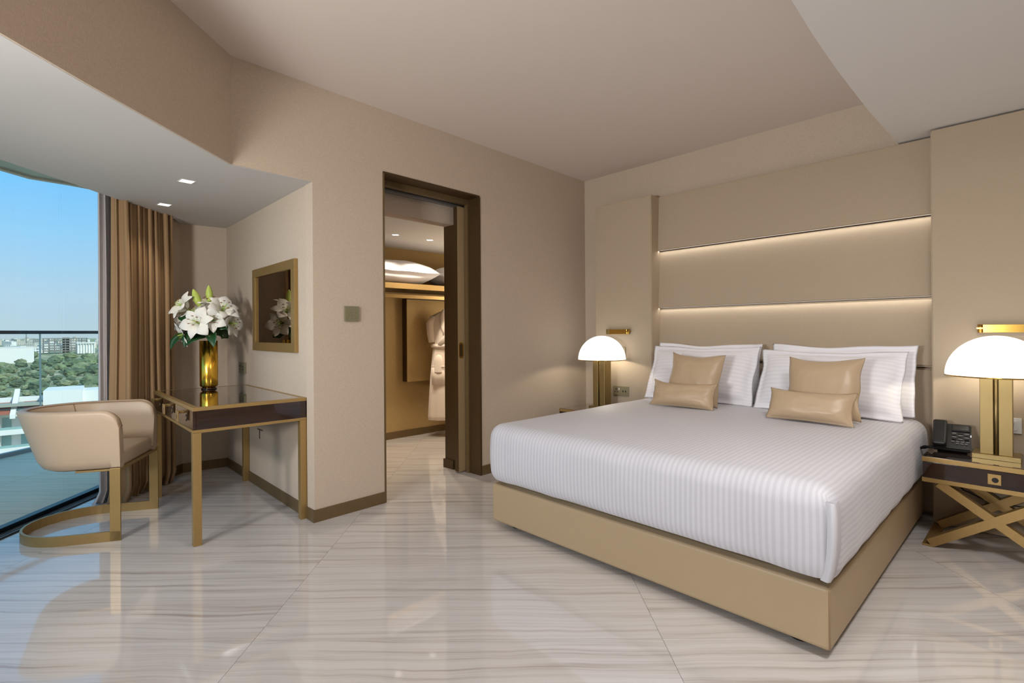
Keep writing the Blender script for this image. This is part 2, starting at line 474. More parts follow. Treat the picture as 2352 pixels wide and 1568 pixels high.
def tiles(parent, bounds, e1_0, e2_0, p1, p2, ztop, thick, mat, gap=0.0008, minarea=0.003):
    cell = [(x, y) for x, y in bounds]
    a1 = [x * E1[0] + y * E1[1] for x, y in cell]; a2 = [x * E2[0] + y * E2[1] for x, y in cell]
    i0, i1 = math.floor((min(a1) - e1_0) / p1), math.ceil((max(a1) - e1_0) / p1)
    j0, j1 = math.floor((min(a2) - e2_0) / p2), math.ceil((max(a2) - e2_0) / p2)
    det = E1[0] * E2[1] - E1[1] * E2[0]
    for i in range(i0, i1):
        for j in range(j0, j1):
            q = []
            for (u, v) in ((i, j), (i + 1, j), (i + 1, j + 1), (i, j + 1)):
                s1 = e1_0 + u * p1 + (gap if u == i else -gap)
                s2 = e2_0 + v * p2 + (gap if v == j else -gap)
                x = (s1 * E2[1] - s2 * E1[1]) / det; y = (s2 * E1[0] - s1 * E2[0]) / det
                q.append((x, y))
            for k in range(len(bounds)):
                q = clip(q, bounds[k], bounds[(k + 1) % len(bounds)])
                if len(q) < 3: break
            if len(q) >= 3 and parea(q) > minarea:
                prism('tile', q, ztop - thick, ztop, mat, parent)

GL_A = (-5.25, 0.735)      # glazing line (inner edge of the floor track)
GL_B = (-1.06, -2.60)
room_poly = [(-5.25, 4.30), (-5.25, 0.735), (-1.06, -2.60), (1.70, -2.60), (1.70, 4.30)]
floor = tag(prism('floor', room_poly, -0.25, -0.004, MT['grout']), kind='structure')
tiles(floor, room_poly, -1.006, 1.957, 1.575, 0.785, 0.0, 0.003, MT['tile'])

# main ceiling slab (underside at CEIL)
tag(prism('ceiling', [(-5.6, 4.5), (-5.6, 0.95), (-5.3, 0.75), (-1.2, -2.9), (1.9, -2.9), (1.9, 4.5)], CEIL, CEIL + 0.25, MT['ceiling']), kind='structure')

# lowered soffit along the glazing, with the wallpapered fascia
fascia = [(-3.1445, 0.835), (-2.826, 0.505), (-2.498, 0.168), (-2.262, -0.058), (-1.70, -0.60), (-1.05, -1.22), (-0.35, -1.90), (0.35, -2.62)]
outer = [(-4.930, 0.878), (-4.862, 0.829), (-4.576, 0.553), (-4.356, 0.345), (-4.187, 0.190), (-4.073, 0.073), (-3.972, -0.022), (-3.877, -0.112), (-3.0, -0.90), (-2.0, -1.75), (-1.05, -2.55)]
sof = [(p[0] - 0.008, p[1] - 0.008) for p in fascia] + outer[::-1] + [(-5.115, 0.952), (-5.065, 1.30), (-3.1660, 1.2960)]
so = prism('ceiling_window_soffit', sof, ZS, 2.36, MT['wsoffit']); tag(so, kind='structure')
tag(prism('wall_fascia', fascia + [(p[0] - 0.03, p[1] - 0.03) for p in reversed(fascia)], ZS + 0.0005, CEIL, MT['wall']), kind='structure')
# closing strip above the curtain pocket
tag(prism('ceiling_curtain_pocket', [(-5.35, 0.95), (-5.35, 0.70), (-1.10, -2.75), (-0.6, -2.6), (-2.0, -1.5), (-4.0, 0.15), (-4.9, 1.0)], 2.36, 2.50, MT['soffit']), kind='structure')

# soffit at the right, over the bed's right side and the camera
sr = [(-0.665, 4.195), (-0.677, 3.40), (-0.673, 2.80), (-0.660, 2.35), (-0.644, 2.05), (-0.61, 1.60), (-0.55, 1.00), (-0.46, 0.40), (-0.30, -0.30), (0.0, -1.2), (0.5, -2.55), (1.69, -2.55), (1.69, 4.195)]
tag(prism('ceiling_entry_soffit', sr, 2.404, CEIL, MT['soffit']), kind='structure')

# left wall (with the doorway): runs along D from the alcove corner to the headboard wall
D = Vector((-0.04588, 0.99895)); N = Vector((-0.99895, -0.04588))   # N points away from the room
W0 = Vector((-3.1655, 1.2965))
def wl(s, t):
    p = W0 + D * s + N * t
    return (p.x, p.y)
S_J0, S_J1, S_END = 0.505, 1.418, 2.910      # doorway between S_J0 and S_J1
wall = empty('wall_left'); tag(wall, kind='structure')
T1 = 0.15
def wallbit(s0, s1, t0, t1, z0, z1, mat='wall', name='wall_section', parent=wall):
    return prism(name, [wl(s0, t0), wl(s1, t0), wl(s1, t1), wl(s0, t1)], z0, z1, MT[mat], parent)
wallbit(-0.462, 0.0, 0, T1, ZS + 0.002, CEIL, name='bulkhead')
wallbit(0, S_J0 + 0.0, 0, 0.10, 0, CEIL)
wallbit(S_J0, S_J1, 0, T1, 2.310, CEIL, name='door_header')
wallbit(S_J1, S_END, 0, T1, 0, CEIL)
# second leaf of the wall behind the door pocket, facing the closet
wallbit(0.10, S_J0 - 0.02, 0.30, 0.42, 0, CEIL, name='closet_side_wall')
wallbit(S_J0 - 0.02, S_J1 - 0.02, 0.30, 0.42, 2.113, CEIL, name='closet_side_header')
wallbit(S_J1 - 0.02, S_END, 0.30, 0.42, 0, CEIL, name='closet_side_wall')

# bronze door casing
tr = empty('trim_1'); tag(tr, kind='structure')
def casebit(name, s0, s1, t0, t1, z0, z1, mat='bronze'):
    return prism(name, [wl(s0, t0), wl(s1, t0), wl(s1, t1), wl(s0, t1)], z0, z1, MT[mat], tr)
casebit('jamb', S_J0 - 0.002, S_J0 + 0.010, -0.006, 0.30, 0, 2.300)
casebit('jamb', S_J1 - 0.010, S_J1 + 0.006, -0.006, 0.125, 0, 2.300, 'bronzedark')
casebit('jamb_stop', S_J1 - 0.022, S_J1 - 0.004, 0.125, 0.163, 0, 2.262)
casebit('head', S_J0, S_J1, -0.006, 0.125, 2.300, 2.312, 'bronzedark')
casebit('head_stop', S_J0, S_J1, 0.125, 0.163, 2.258, 2.300)
casebit('door_track', S_J0, S_J1, 0.205, 0.225, 2.243, 2.262, 'alu')
casebit('track_cover', S_J0, S_J1, 0.163, 0.300, 2.264, 2.290, 'dark')
casebit('closet_jamb', S_J1 - 0.03, S_J1 - 0.018, 0.29, 0.43, 0, 2.113, 'bronzedark')
casebit('closet_skirting', S_J1 - 0.042, S_J1 - 0.028, 0.31, 0.445, 0, 0.075, 'bronzedark')

# sliding door, mostly inside its pocket
door = empty('door_1'); tag(door, kind='structure')
prism('door_leaf', [wl(1.330, 0.178), wl(2.22, 0.178), wl(2.22, 0.226), wl(1.330, 0.226)], 0.012, 2.245, MT['leaf'], door, bev=0.002)
prism('leading_edge', [wl(1.327, 0.180), wl(1.330, 0.180), wl(1.330, 0.224), wl(1.327, 0.224)], 0.014, 2.243, MT['bronzedark'], door)
def ring_plate(name, s_c, t, z_c, w, h, th, mat, parent, inner=None):
    """stadium-shaped flush pull on the door face"""
    bm = bmesh.new()
    def outline(w, h, n=10):
        r = w / 2; pts = []
        for i in range(n + 1):
            a = math.pi * i / n; pts.append((r * math.cos(a), h / 2 - r + r * math.sin(a)))
        for i in range(n + 1):
            a = math.pi + math.pi * i / n; pts.append((r * math.cos(a), -h / 2 + r + r * math.sin(a)))
        return pts
    o_ = outline(w, h)
    def v3(p, tt): x, y = wl(s_c + p[0], tt); return (x, y, z_c + p[1])
    if inner:
        i_ = outline(*inner)
        A = [bm.verts.new(v3(p, t)) for p in o_]; B = [bm.verts.new(v3(p, t - th)) for p in o_]
        C_ = [bm.verts.new(v3(p, t - th)) for p in i_]; E_ = [bm.verts.new(v3(p, t)) for p in i_]
        k = len(A)
        for q in range(k):
            w_ = (q + 1) % k
            bm.faces.new((A[q], A[w_], B[w_], B[q])); bm.faces.new((B[q], B[w_], C_[w_], C_[q])); bm.faces.new((C_[q], C_[w_], E_[w_], E_[q]))
    else:
        A = [bm.verts.new(v3(p, t)) for p in o_]; B = [bm.verts.new(v3(p, t - th)) for p in o_]
        bm.faces.new(B); k = len(A)
        for q in range(k): bm.faces.new((A[q], A[(q + 1) % k], B[(q + 1) % k], B[q]))
    return from_bm(name, bm, mat, parent)
hp = ring_plate('flush_pull', 1.362, 0.178, 1.033, 0.046, 0.136, 0.004, MT['brasspol'], door, inner=(0.030, 0.110))
ring_plate('pull_recess', 1.362, 0.178, 1.033, 0.029, 0.108, 0.001, MT['bronzedark'], door)

# headboard wall, right and front walls of the room
tag(box('wall_headboard', (-3.45, 4.198, 0), (1.9, 4.45, CEIL), MT['wall']), kind='structure')
tag(box('wall_right', (1.70, -2.8, 0), (1.9, 4.198, CEIL), MT['wall']), kind='structure')
tag(box('wall_front', (-1.06, -2.8, 0), (1.70, -2.60, CEIL), MT['wall']), kind='structure')

# desk alcove walls
tag(prism('wall_alcove', [(-3.170, 1.2965), (-5.10, 1.2965), (-5.10, 1.40), (-3.174, 1.40)], 0, ZS + 0.20, MT['wall']), kind='structure')
tag(prism('wall_alcove_end', [(-5.068, 1.2965), (-5.112, 0.952), (-4.990, 0.826), (-4.955, 0.79), (-5.20, 0.63), (-5.40, 0.63), (-5.40, 1.2965)], 0, 2.5, MT['wall']), kind='structure')

# closet
tag(box('wall_closet_back', (-5.25, 1.42, 0), (-5.05, 4.42, 2.6), MT['closet']), kind='structure')
tag(box('wall_closet_end', (-5.05, 1.40, 0), (-3.60, 1.46, 2.6), MT['closet']), kind='structure')
tag(box('wall_closet_far', (-5.05, 4.22, 0), (-3.60, 4.42, 2.6), MT['closet']), kind='structure')
tag(box('ceiling_closet', (-5.06, 1.45, 2.140), (-3.57, 4.25, 2.30), MT['soffit']), kind='structure')

# baseboards
BH = 0.077
def base(name, pts, th=0.010):
    bd = empty(name); tag(bd, kind='structure')
    for a, b in zip(pts, pts[1:]):
        a_v, b_v = Vector(a), Vector(b); t = (b_v - a_v).normalized(); nn = Vector((-t.y, t.x)) * th
        prism('skirting', [a, b, tuple(b_v + nn + t * th * 0), tuple(a_v + nn)], 0.0, BH, MT['bronze'], bd)
base('baseboard_left', [wl(S_J0 - 0.002, 0.0), wl(-0.010, 0.0)], th=0.010)
base('baseboard_left_far', [wl(S_J1 + 0.006, 0.0), wl(S_END, 0.0)], th=-0.010)
base('baseboard_alcove', [(-5.07, 1.2965), (-3.1555, 1.2965)], th=-0.010)
base('baseboard_alcove_end', [(-4.990, 0.826), (-5.112, 0.952), (-5.068, 1.2965)], th=-0.010)
base('baseboard_closet', [(-5.05, 1.46), (-5.05, 4.22)], th=-0.012)

# glazing: floor track, panes, top rail
gd = (Vector(GL_B) - Vector(GL_A)).normalized(); gn = Vector((gd.y, -gd.x))      # gn points outdoors
if gn.x > 0: gn = -gn
def gl(s, t):
    p = Vector(GL_A) + gd * s + gn * t
    return (p.x, p.y)
GLEN = (Vector(GL_B) - Vector(GL_A)).length
win = empty('window_1'); tag(win, kind='structure')
def glb(name, s0, s1, t0, t1, z0, z1, mat):
    return prism(name, [gl(s0, t0), gl(s1, t0), gl(s1, t1), gl(s0, t1)], z0, z1, MT[mat], win)
glb('track_base', 0, GLEN, 0.0, 0.16, -0.05, 0.002, 'track')
for t in (0.012, 0.034, 0.056):
    glb('track_rail', 0, GLEN, t, t + 0.006, 0.002, 0.010, 'alu')
glb('bottom_rail', 0, GLEN, 0.075, 0.125, 0.002, 0.035, 'track')
glb('drain_grille', 0, GLEN, 0.16, 0.20, -0.05, 0.0, 'alu')
glb('top_rail', 0, GLEN, 0.07, 0.13, 2.33, 2.37, 'track')
for s0, s1 in ((0.02, 0.77), (0.78, 2.55), (2.56, 4.0), (4.01, GLEN - 0.02)):
    glb('pane', s0, s1, 0.094, 0.106, 0.03, 2.345, 'glass')

# ------------------------------------------------------------------ headboard
HY = 4.197
hb = empty('headboard', (-1.445, HY, 0)); tag(hb, 'taupe upholstered headboard of wide panels with two light lines above the bed', 'headboard')
def hb_panel(name, x0, x1, z0, z1, yt, yb, parent=hb, bev=0.012, mat='panel'):
    """panel whose front face slopes from y=yt at the top to y=yb at the foot"""
    bm = bmesh.new()
    v = [bm.verts.new(p) for p in ((x0, HY, z0), (x1, HY, z0), (x1, yb, z0), (x0, yb, z0), (x0, HY, z1), (x1, HY, z1), (x1, yt, z1), (x0, yt, z1))]
    for f in ((3, 2, 1, 0), (4, 5, 6, 7), (0, 1, 5, 4), (1, 2, 6, 5), (2, 3, 7, 6), (3, 0, 4, 7)):
        bm.faces.new([v[i] for i in f])
    bmesh.ops.bevel(bm, geom=list(bm.edges), offset=bev, segments=3, affect='EDGES')
    o = from_bm(name, bm, MT[mat], None, True)
    o.data.transform(Matrix.Translation((1.445, -HY, 0)))
    o.parent = parent
    for p in o.data.polygons: p.use_smooth = False
    return o
hb_panel('upholstered_panel', -2.500, -0.484, 1.907, 2.394, 4.135, 4.112, bev=0.006)
hb_panel('upholstered_panel', -2.500, -0.484, 1.392, 1.899, 4.150, 4.112, bev=0.006)
hb_panel('upholstered_panel', -2.500, -0.484, 0.944, 1.385, 4.150, 4.116)
hb_panel('lower_panel', -2.500, -0.484, 0.02, 0.934, 4.150, 4.150)
hb_panel('side_panel', -3.020, -2.405, 0.004, 2.394, 4.000, 4.000, bev=0.006)
hb_panel('side_panel', -0.482, 0.62, 0.004, 2.394, 4.000, 4.000, bev=0.006)
for z in (1.907, 1.392):
    box('led_strip', (-2.39 + 1.445, 4.128 - HY, z - 0.0012), (-0.486 + 1.445, 4.134 - HY, z + 0.001), MT['ledstrip'], hb)
    area('headboard_light', (-1.445, 4.124, z - 0.003), (-1.445, 4.126, 0), 1.92, 0.006, 0.95, (1.0, 0.965, 0.90), 175)

# ------------------------------------------------------------------ bed
bed = empty('bed', (-1.445, 3.06, 0)); tag(bed, 'double bed base upholstered in taupe leatherette below the white bedding', 'bed')
def off(o, d):
    o.data.transform(Matrix.Translation((-d[0], -d[1], -d[2]))); return o
def bedpart(o): off(o, (-1.445, 3.06, 0)); return o
bedpart(box('base', (-2.356, 2.066, 0.030), (-0.535, 4.085, 0.257), MT['base'], bed, bev=0.014, seg=3))
bedpart(box('mattress', (-2.30, 2.10, 0.257), (-0.58, 4.08, 0.585), MT['white'], bed, bev=0.04, seg=3))
for x in (-2.22, -0.66):
    for y in (2.16, 3.92):
        bedpart(lathe('foot', [(0.0, 0.0), (0.040, 0.0), (0.040, 0.031), (0.0, 0.031)], MT['blackmat'], bed, 24, (x, y, 0)))
bedpart(tube('corner_seam', [(-0.537, 2.068, 0.035), (-0.537, 2.068, 0.240), (-0.545, 2.076, 0.254), (-0.60, 2.13, 0.258)], 0.0016, MT['piping'], bed, 6))

def rounded_cloth(name, lo, hi, r, nx, ny, nz, mat, wob):
    """rounded-box cloth with a UV map in metres; stripes follow the bed's length"""
    bm = bmesh.new(); uvl = bm.loops.layers.uv.new('UVMap')
    cache = {}
    def P(i, j, k):
        key = (i, j, k)
        if key in cache: return cache[key]
        q = [lo[0] + (hi[0] - lo[0]) * i / nx, lo[1] + (hi[1] - lo[1]) * j / ny, lo[2] + (hi[2] - lo[2]) * k / nz]
        c = [min(max(q[a], lo[a] + r), hi[a] - r) for a in range(3)]
        d = Vector([q[a] - c[a] for a in range(3)])
        p = Vector(c)
        if d.length > 1e-9: p += d.normalized() * min(r, max(abs(t) for t in d))
        p += wob(p)
        cache[key] = bm.verts.new(p)
        return cache[key]
    def quad(ids, uvs):
        f = bm.faces.new([P(*t) for t in ids]); f.smooth = True
        for l, u in zip(f.loops, uvs): l[uvl].uv = u
    X = lambda i: lo[0] + (hi[0] - lo[0]) * i / nx
    Y = lambda j: lo[1] + (hi[1] - lo[1]) * j / ny
    Zz = lambda k: lo[2] + (hi[2] - lo[2]) * k / nz
    for i in range(nx):
        for j in range(ny):
            c4 = [(i, j), (i + 1, j), (i + 1, j + 1), (i, j + 1)]
            quad([(a, b, nz) for a, b in c4], [(X(a), Y(b)) for a, b in c4])
        for k in range(nz):
            c4 = [(i, k), (i + 1, k), (i + 1, k + 1), (i, k + 1)]
            quad([(a, 0, b) for a, b in c4], [(X(a), Zz(b) - hi[2]) for a, b in c4])
    for j in range(ny):
        for k in range(nz):
            c4 = [(j, k), (j + 1, k), (j + 1, k + 1), (j, k + 1)]
            quad([(nx, a, b) for a, b in c4], [(hi[0] + hi[2] - Zz(b), Y(a)) for a, b in c4])
            quad([(0, a, b) for a, b in reversed(c4)], [(lo[0] - hi[2] + Zz(b), Y(a)) for a, b in reversed(c4)])
    return from_bm(name, bm, mat, None, True)

def sheet_wob(p):
    d = Vector((0, 0, 0))
    zf = max(0.0, min(1.0, (p.z - 0.26) / 0.38))
    # puffiness on top, bulging sides, wavy lower hem
    cx_ = (p.x + 1.44) / 0.92; cy_ = (p.y - 3.05) / 1.0
    d.z += 0.022 * max(0, 1 - cx_ ** 4) * max(0, 1 - cy_ ** 4) * (zf ** 4)
    d.z += 0.006 * noise.noise(Vector((p.x * 3, p.y * 2.2, 1.7))) * zf
    if p.y < 2.2: d.y -= 0.012 * math.sin(math.pi * zf) + 0.006 * noise.noise(Vector((p.x * 6, 0, p.z * 4)))
    if p.x > -0.7: d.x += 0.010 * math.sin(math.pi * zf) + 0.006 * noise.noise(Vector((3, p.y * 6, p.z * 4)))
    if p.x < -2.2: d.x -= 0.010 * math.sin(math.pi * zf)
    if zf < 0.25: d.z += (0.25 - zf) * (0.05 * noise.noise(Vector((p.x * 5, p.y * 5, 0.3))))
    return d
sh = rounded_cloth('bed_sheet', (-2.362, 2.036, 0.268), (-0.513, 4.070, 0.622), 0.075, 84, 92, 22, MT['sheet'], sheet_wob)
root = empty('bedding', (-1.44, 3.05, 0.268)); tag(root, 'white striped duvet tucked over the mattress of the bed', 'duvet')
off(sh, (-1.44, 3.05, 0.268)); sh.name = 'cover'; sh.parent = root
# hospital-corner pleat at the foot: a narrow fold of cloth standing off the corner
pl = []
zs_ = [0.575, 0.55, 0.51, 0.46, 0.40, 0.35, 0.31, 0.285]
for i, z in enumerate(zs_):
    t = i / (len(zs_) - 1)
    o_ = 0.010 * math.sin(math.pi * min(1, 0.1 + t * 0.85))
    xs = -0.512 + 0.012 * math.sin(math.pi * t) - 0.022 * t * t
    yb = 2.034 - 0.010 * math.sin(math.pi * (1 - t)) + 0.016 * t * t
    pl += [(xs - 0.030, yb + 0.006, z), (xs - 0.014, yb - o_, z), (xs - 0.004, yb - o_ - 0.002, z), (xs + 0.003, yb + 0.008, z), (xs + 0.001, yb + 0.055, z)]
fs = []
for i in range(len(zs_) - 1):
    for k in range(4): fs.append((i * 5 + k, i * 5 + k + 1, (i + 1) * 5 + k + 1, (i + 1) * 5 + k))
pc = from_py('corner_pleat', pl, fs, MT['pleat'], root, True); off(pc, (-1.44, 3.05, 0.268))

# ------------------------------------------------------------------ pillows
def pillow_mesh(name, w, h, t, flange, pinch, seed, nu=34, nv=26, wrinkle=0.004, soft=0.014):
    """standing pillow in the XZ plane (bottom edge at z=0), thickness along Y"""
    bm = bmesh.new(); uvl = bm.loops.layers.uv.new('UVMap')
    rnd = Vector((seed * 3.7, seed * 1.3, seed * 7.1))
    def shape(u, v, side):
        fu, fv = 1 - flange / (w / 2), 1 - flange / (h / 2)
        a, b = min(1, abs(u) / fu), min(1, abs(v) / fv)
        th = t / 2 * (max(0, 1 - a ** 2.6) * max(0, 1 - b ** 2.6)) ** 0.5
        x = w / 2 * u * (1 - pinch * (1 - v * v) * u * u)
        z = h / 2 * v * (1 - pinch * (1 - u * u) * v * v)
        nz_ = noise.noise(Vector((u * 2.3, v * 2.3, side * 3.0)) + rnd)
        nf = noise.noise(Vector((u * 6, v * 6, side * 3.0)) + rnd)
        edge = max(abs(u), abs(v)) ** 6
        y = -side * (th * (1 + 0.10 * nz_) + wrinkle * nf * (1 - edge)) + 0.010 * noise.noise(Vector((u * 2, v * 2, 9)) + rnd) * edge
        sag = soft * (1 - u * u) * max(0, v) ** 2 + soft * 0.9 * noise.noise(Vector((u * 1.6, 3, 5)) + rnd) * max(0, v) ** 2
        x += soft * 0.8 * noise.noise(Vector((7, v * 1.8, 2)) + rnd) * u * u
        return Vector((x, y + 0.004 * (-side) * (1 - edge), h / 2 + z - sag))
    V = {}
    for side in (1, -1):
        for i in range(nu + 1):
            for j in range(nv + 1):
                if side == -1 and (i in (0, nu) or j in (0, nv)):
                    V[(side, i, j)] = V[(1, i, j)]; continue
                # cosine spacing keeps detail near the edges
                u = -math.cos(math.pi * i / nu) * 0.5 + (2 * i / nu - 1) * 0.5
                v = -math.cos(math.pi * j / nv) * 0.5 + (2 * j / nv - 1) * 0.5
                V[(side, i, j)] = bm.verts.new(shape(u, v, side))
        for i in range(nu):
            for j in range(nv):
                ids = [(i, j), (i + 1, j), (i + 1, j + 1), (i, j + 1)]
                if side == -1: ids = ids[::-1]
                f = bm.faces.new([V[(side, a, b)] for a, b in ids]); f.smooth = True
                for l, (a, b) in zip(f.loops, ids): l[uvl].uv = ((b / nv) * h, (a / nu) * w)
    me = bpy.data.meshes.new(name); bm.to_mesh(me); bm.free()
    return me

def pillow(name, label, cat, group, w, h, t, flange, pinch, seed, loc, lean, yawd, mat, rolld=0.0, **k):
    me = pillow_mesh(name, w, h, t, flange, pinch, seed, **k)
    o = link(name, me, MT[mat])
    o.location = loc
    o.rotation_mode = 'XYZ'
    o.rotation_euler = (R(-lean), R(rolld), R(yawd))
    tag(o, label, cat, group)
    return o
PZ = 0.640
PG = 'sleeping pillows'
pillow('pillow', 'white striped pillow at the back of the pair nearest the doorway, mostly hidden', 'pillow', PG, 0.86, 0.455, 0.17, 0.035, 0.035, 1.3, (-1.905, 3.935, PZ - 0.004), 11, 1, 'pillow')
pillow('pillow', 'white striped pillow in front, standing behind the cushions nearest the doorway', 'pillow', PG, 0.865, 0.470, 0.20, 0.04, 0.04, 2.1, (-1.880, 3.730, PZ - 0.006), 24, 2, 'pillow')
pillow('pillow', 'white striped pillow at the back of the pair nearest the telephone', 'pillow', PG, 0.86, 0.455, 0.17, 0.04, 0.035, 3.6, (-0.978, 3.930, PZ - 0.004), 11, -1, 'pillow')
pillow('pillow', 'white striped pillow in front, standing behind the cushions nearest the telephone', 'pillow', PG, 0.86, 0.455, 0.20, 0.04, 0.045, 4.4, (-1.010, 3.715, PZ - 0.006), 24, -1, 'pillow')
CG = 'taupe cushions'
pillow('cushion', 'square taupe cushion leaning on the pillow nearest the doorway', 'cushion', CG, 0.400, 0.390, 0.13, 0.006, 0.07, 5.2, (-1.785, 3.475, PZ + 0.006), 20, 3, 'cushion', rolld=1.5)
pillow('cushion', 'small oblong taupe cushion in front of the square one nearest the doorway', 'cushion', CG, 0.465, 0.195, 0.12, 0.006, 0.06, 6.5, (-1.785, 3.338, PZ + 0.004), 26, 5, 'cushion', rolld=0.5)
pillow('cushion', 'square taupe cushion leaning on the pillow nearest the telephone', 'cushion', CG, 0.415, 0.390, 0.13, 0.006, 0.07, 7.7, (-0.945, 3.465, PZ + 0.006), 20, 0, 'cushion', rolld=-1)
pillow('cushion', 'small oblong taupe cushion in front of the square one nearest the telephone', 'cushion', CG, 0.460, 0.200, 0.12, 0.006, 0.06, 8.9, (-0.965, 3.300, PZ + 0.004), 26, 2, 'cushion', rolld=1.0)

# ------------------------------------------------------------------ nightstands
def bar_between(bm, a, b, w, y0, y1):
    """flat bar in the XZ plane from a to b, width w, between y0 and y1"""
    a, b = Vector(a), Vector(b)
    t = (b - a).normalized(); nn = Vector((-t.y, t.x)) * (w / 2)
    q = [a + nn, b + nn, b - nn, a - nn]
    vs = [bm.verts.new((p.x, y0, p.y)) for p in q] + [bm.verts.new((p.x, y1, p.y)) for p in q]
    for f in ((3, 2, 1, 0), (4, 5, 6, 7), (0, 1, 5, 4), (1, 2, 6, 5), (2, 3, 7, 6), (3, 0, 4, 7)):
        bm.faces.new([vs[i] for i in f])

def nightstand(loc, label):
    n = empty('nightstand', loc); tag(n, label, 'nightstand', 'bedside tables')
    W, Dp, Ht = 0.29, 0.43, 0.487
    box('case', (-W + 0.004, 0.006, 0.372), (W - 0.004, Dp - 0.002, 0.462), MT['wood'], n)
    d = box('drawer', (-W + 0.006, -0.001, 0.374), (W - 0.006, 0.014, 0.459), MT['wood'], n, bev=0.0015)
    kn = box('knob', (-0.025, -0.012, 0.392), (0.025, -0.001, 0.444), MT['gold'], d, bev=0.001)
    bm = bmesh.new()
    bmesh.ops.create_cone(bm, cap_ends=True, segments=24, radius1=0.013, radius2=0.013, depth=0.002, matrix=Matrix.Translation((0.003, -0.0125, 0.416)) @ Matrix.Rotation(math.pi / 2, 4, 'X'))
    from_bm('finger_hole', bm, MT['blackmat'], d)
    for z0, z1 in ((0.461, 0.485), (0.350, 0.373)):
        f = box('edging_top' if z0 > 0.4 else 'edging_bottom', (-W, 0, z0), (W, Dp, z1), MT['gold'], n, bev=0.001)
    box('glass_top', (-W + 0.002, 0.012, 0.4845), (W - 0.002, Dp - 0.004, Ht), MT['smoked'], n)
    for y in (0.004, Dp - 0.054):
        bm = bmesh.new(); bar_between(bm, (-W + 0.030, 0.016), (W - 0.07, 0.350), 0.044, y, y + 0.05); from_bm('cross_leg', bm, MT['gold'], n)
        bm = bmesh.new(); bar_between(bm, (W - 0.030, 0.016), (-W + 0.07, 0.350), 0.044, y + 0.001, y + 0.049); from_bm('cross_leg', bm, MT['gold'], n)
    for s in (-1, 1):
        box('foot_bar', (s * W - 0.002 if s < 0 else W - 0.05, 0.0, 0.0), (-W + 0.05 if s < 0 else W + 0.002, Dp - 0.004, 0.010), MT['gold'], n, bev=0.002)
    return n
nightstand((-0.184, 3.550, 0), 'dark lacquered bedside table with crossed gold legs under the telephone')
nightstand((-2.782, 3.512, 0), 'dark lacquered bedside table between the bed and the corner by the doorway')

# ------------------------------------------------------------------ bedside lamps
def lamp(loc, label):
    l = empty('table_lamp', loc); tag(l, label, 'lamp', 'bedside lamps')
    box('base', (-0.095, -0.075, 0.0), (0.095, 0.085, 0.024), MT['brass'], l, bev=0.0015)
    box('column_slab', (-0.064, -0.05, 0.024), (-0.010, 0.05, 0.436), MT['brass'], l, bev=0.002)
    box('column_slab', (0.010, -0.05, 0.024), (0.064, 0.05, 0.436), MT['brass'], l, bev=0.002)
    lathe('column_rod', [(0.0, 0.024), (0.0125, 0.024), (0.0125, 0.436), (0.0, 0.436)], MT['brass'], l, 20, (0, -0.025, 0))
    prof = []
    rr = 0.213
    for i in range(19):
        a = R(90 * i / 18); prof.append((rr * math.cos(a), 0.444 + 0.214 * math.sin(a)))
    inner_ = [((rr - 0.006) * math.cos(R(90 * i / 18)), 0.444 + 0.208 * math.sin(R(90 * i / 18))) for i in range(18, -1, -1)]
    lathe('shade', prof + inner_ + [prof[0]], MT['opal'], l, 72)
    rim = [(rr + 0.0015, 0.438), (rr + 0.0015, 0.4445), (rr - 0.008, 0.4445), (rr - 0.008, 0.438), (rr + 0.0015, 0.438)]
    lathe('rim', rim, MT['brasspol'], l, 72)
    lathe('bulb_holder', [(0.0, 0.43), (0.03, 0.43), (0.03, 0.47), (0.0, 0.47)], MT['brass'], l, 20)
    point('bulb_light', (loc[0], loc[1], loc[2] + 0.502), 4.6, (1.0, 0.88, 0.68), 0.022)
    return l
lamp((-0.186, 3.775, 0.487), 'brass table lamp with lit white dome shade beside the telephone')
lamp((-2.783, 3.775, 0.487), 'brass table lamp with lit white dome shade between the doorway wall and the bed')

# ------------------------------------------------------------------ telephone
ph = empty('telephone', (-0.380, 3.835, 0.487), R(4)); tag(ph, 'black desk telephone with keypad on the bedside table', 'telephone')
bm = bmesh.new()
pts = [(-0.078, -0.085, 0.022), (0.088, -0.085, 0.022), (0.088, 0.075, 0.145), (-0.078, 0.075, 0.145), (-0.078, -0.075, 0.004), (0.088, -0.075, 0.004), (0.088, 0.085, 0.118), (-0.078, 0.085, 0.118)]
v = [bm.verts.new(p) for p in pts]
for f in ((0, 1, 2, 3), (7, 6, 5, 4), (0, 4, 5, 1), (1, 5, 6, 2), (2, 6, 7, 3), (3, 7, 4, 0)): bm.faces.new([v[i] for i in f])
bmesh.ops.bevel(bm, geom=list(bm.edges), offset=0.006, segments=2, affect='EDGES')
from_bm('body', bm, MT['black'], ph)
sl = math.atan2(0.123, 0.16)
FM = Matrix.Translation((0.005, -0.005, 0.0855)) @ Matrix.Rotation(sl, 4, 'X')
def face_box(name, x0, x1, y0, y1, h, mat, par, z0=-0.002, bev=0.001):
    o = box(name, (x0, y0, z0), (x1, y1, h), mat, par, bev=bev); o.data.transform(FM); return o
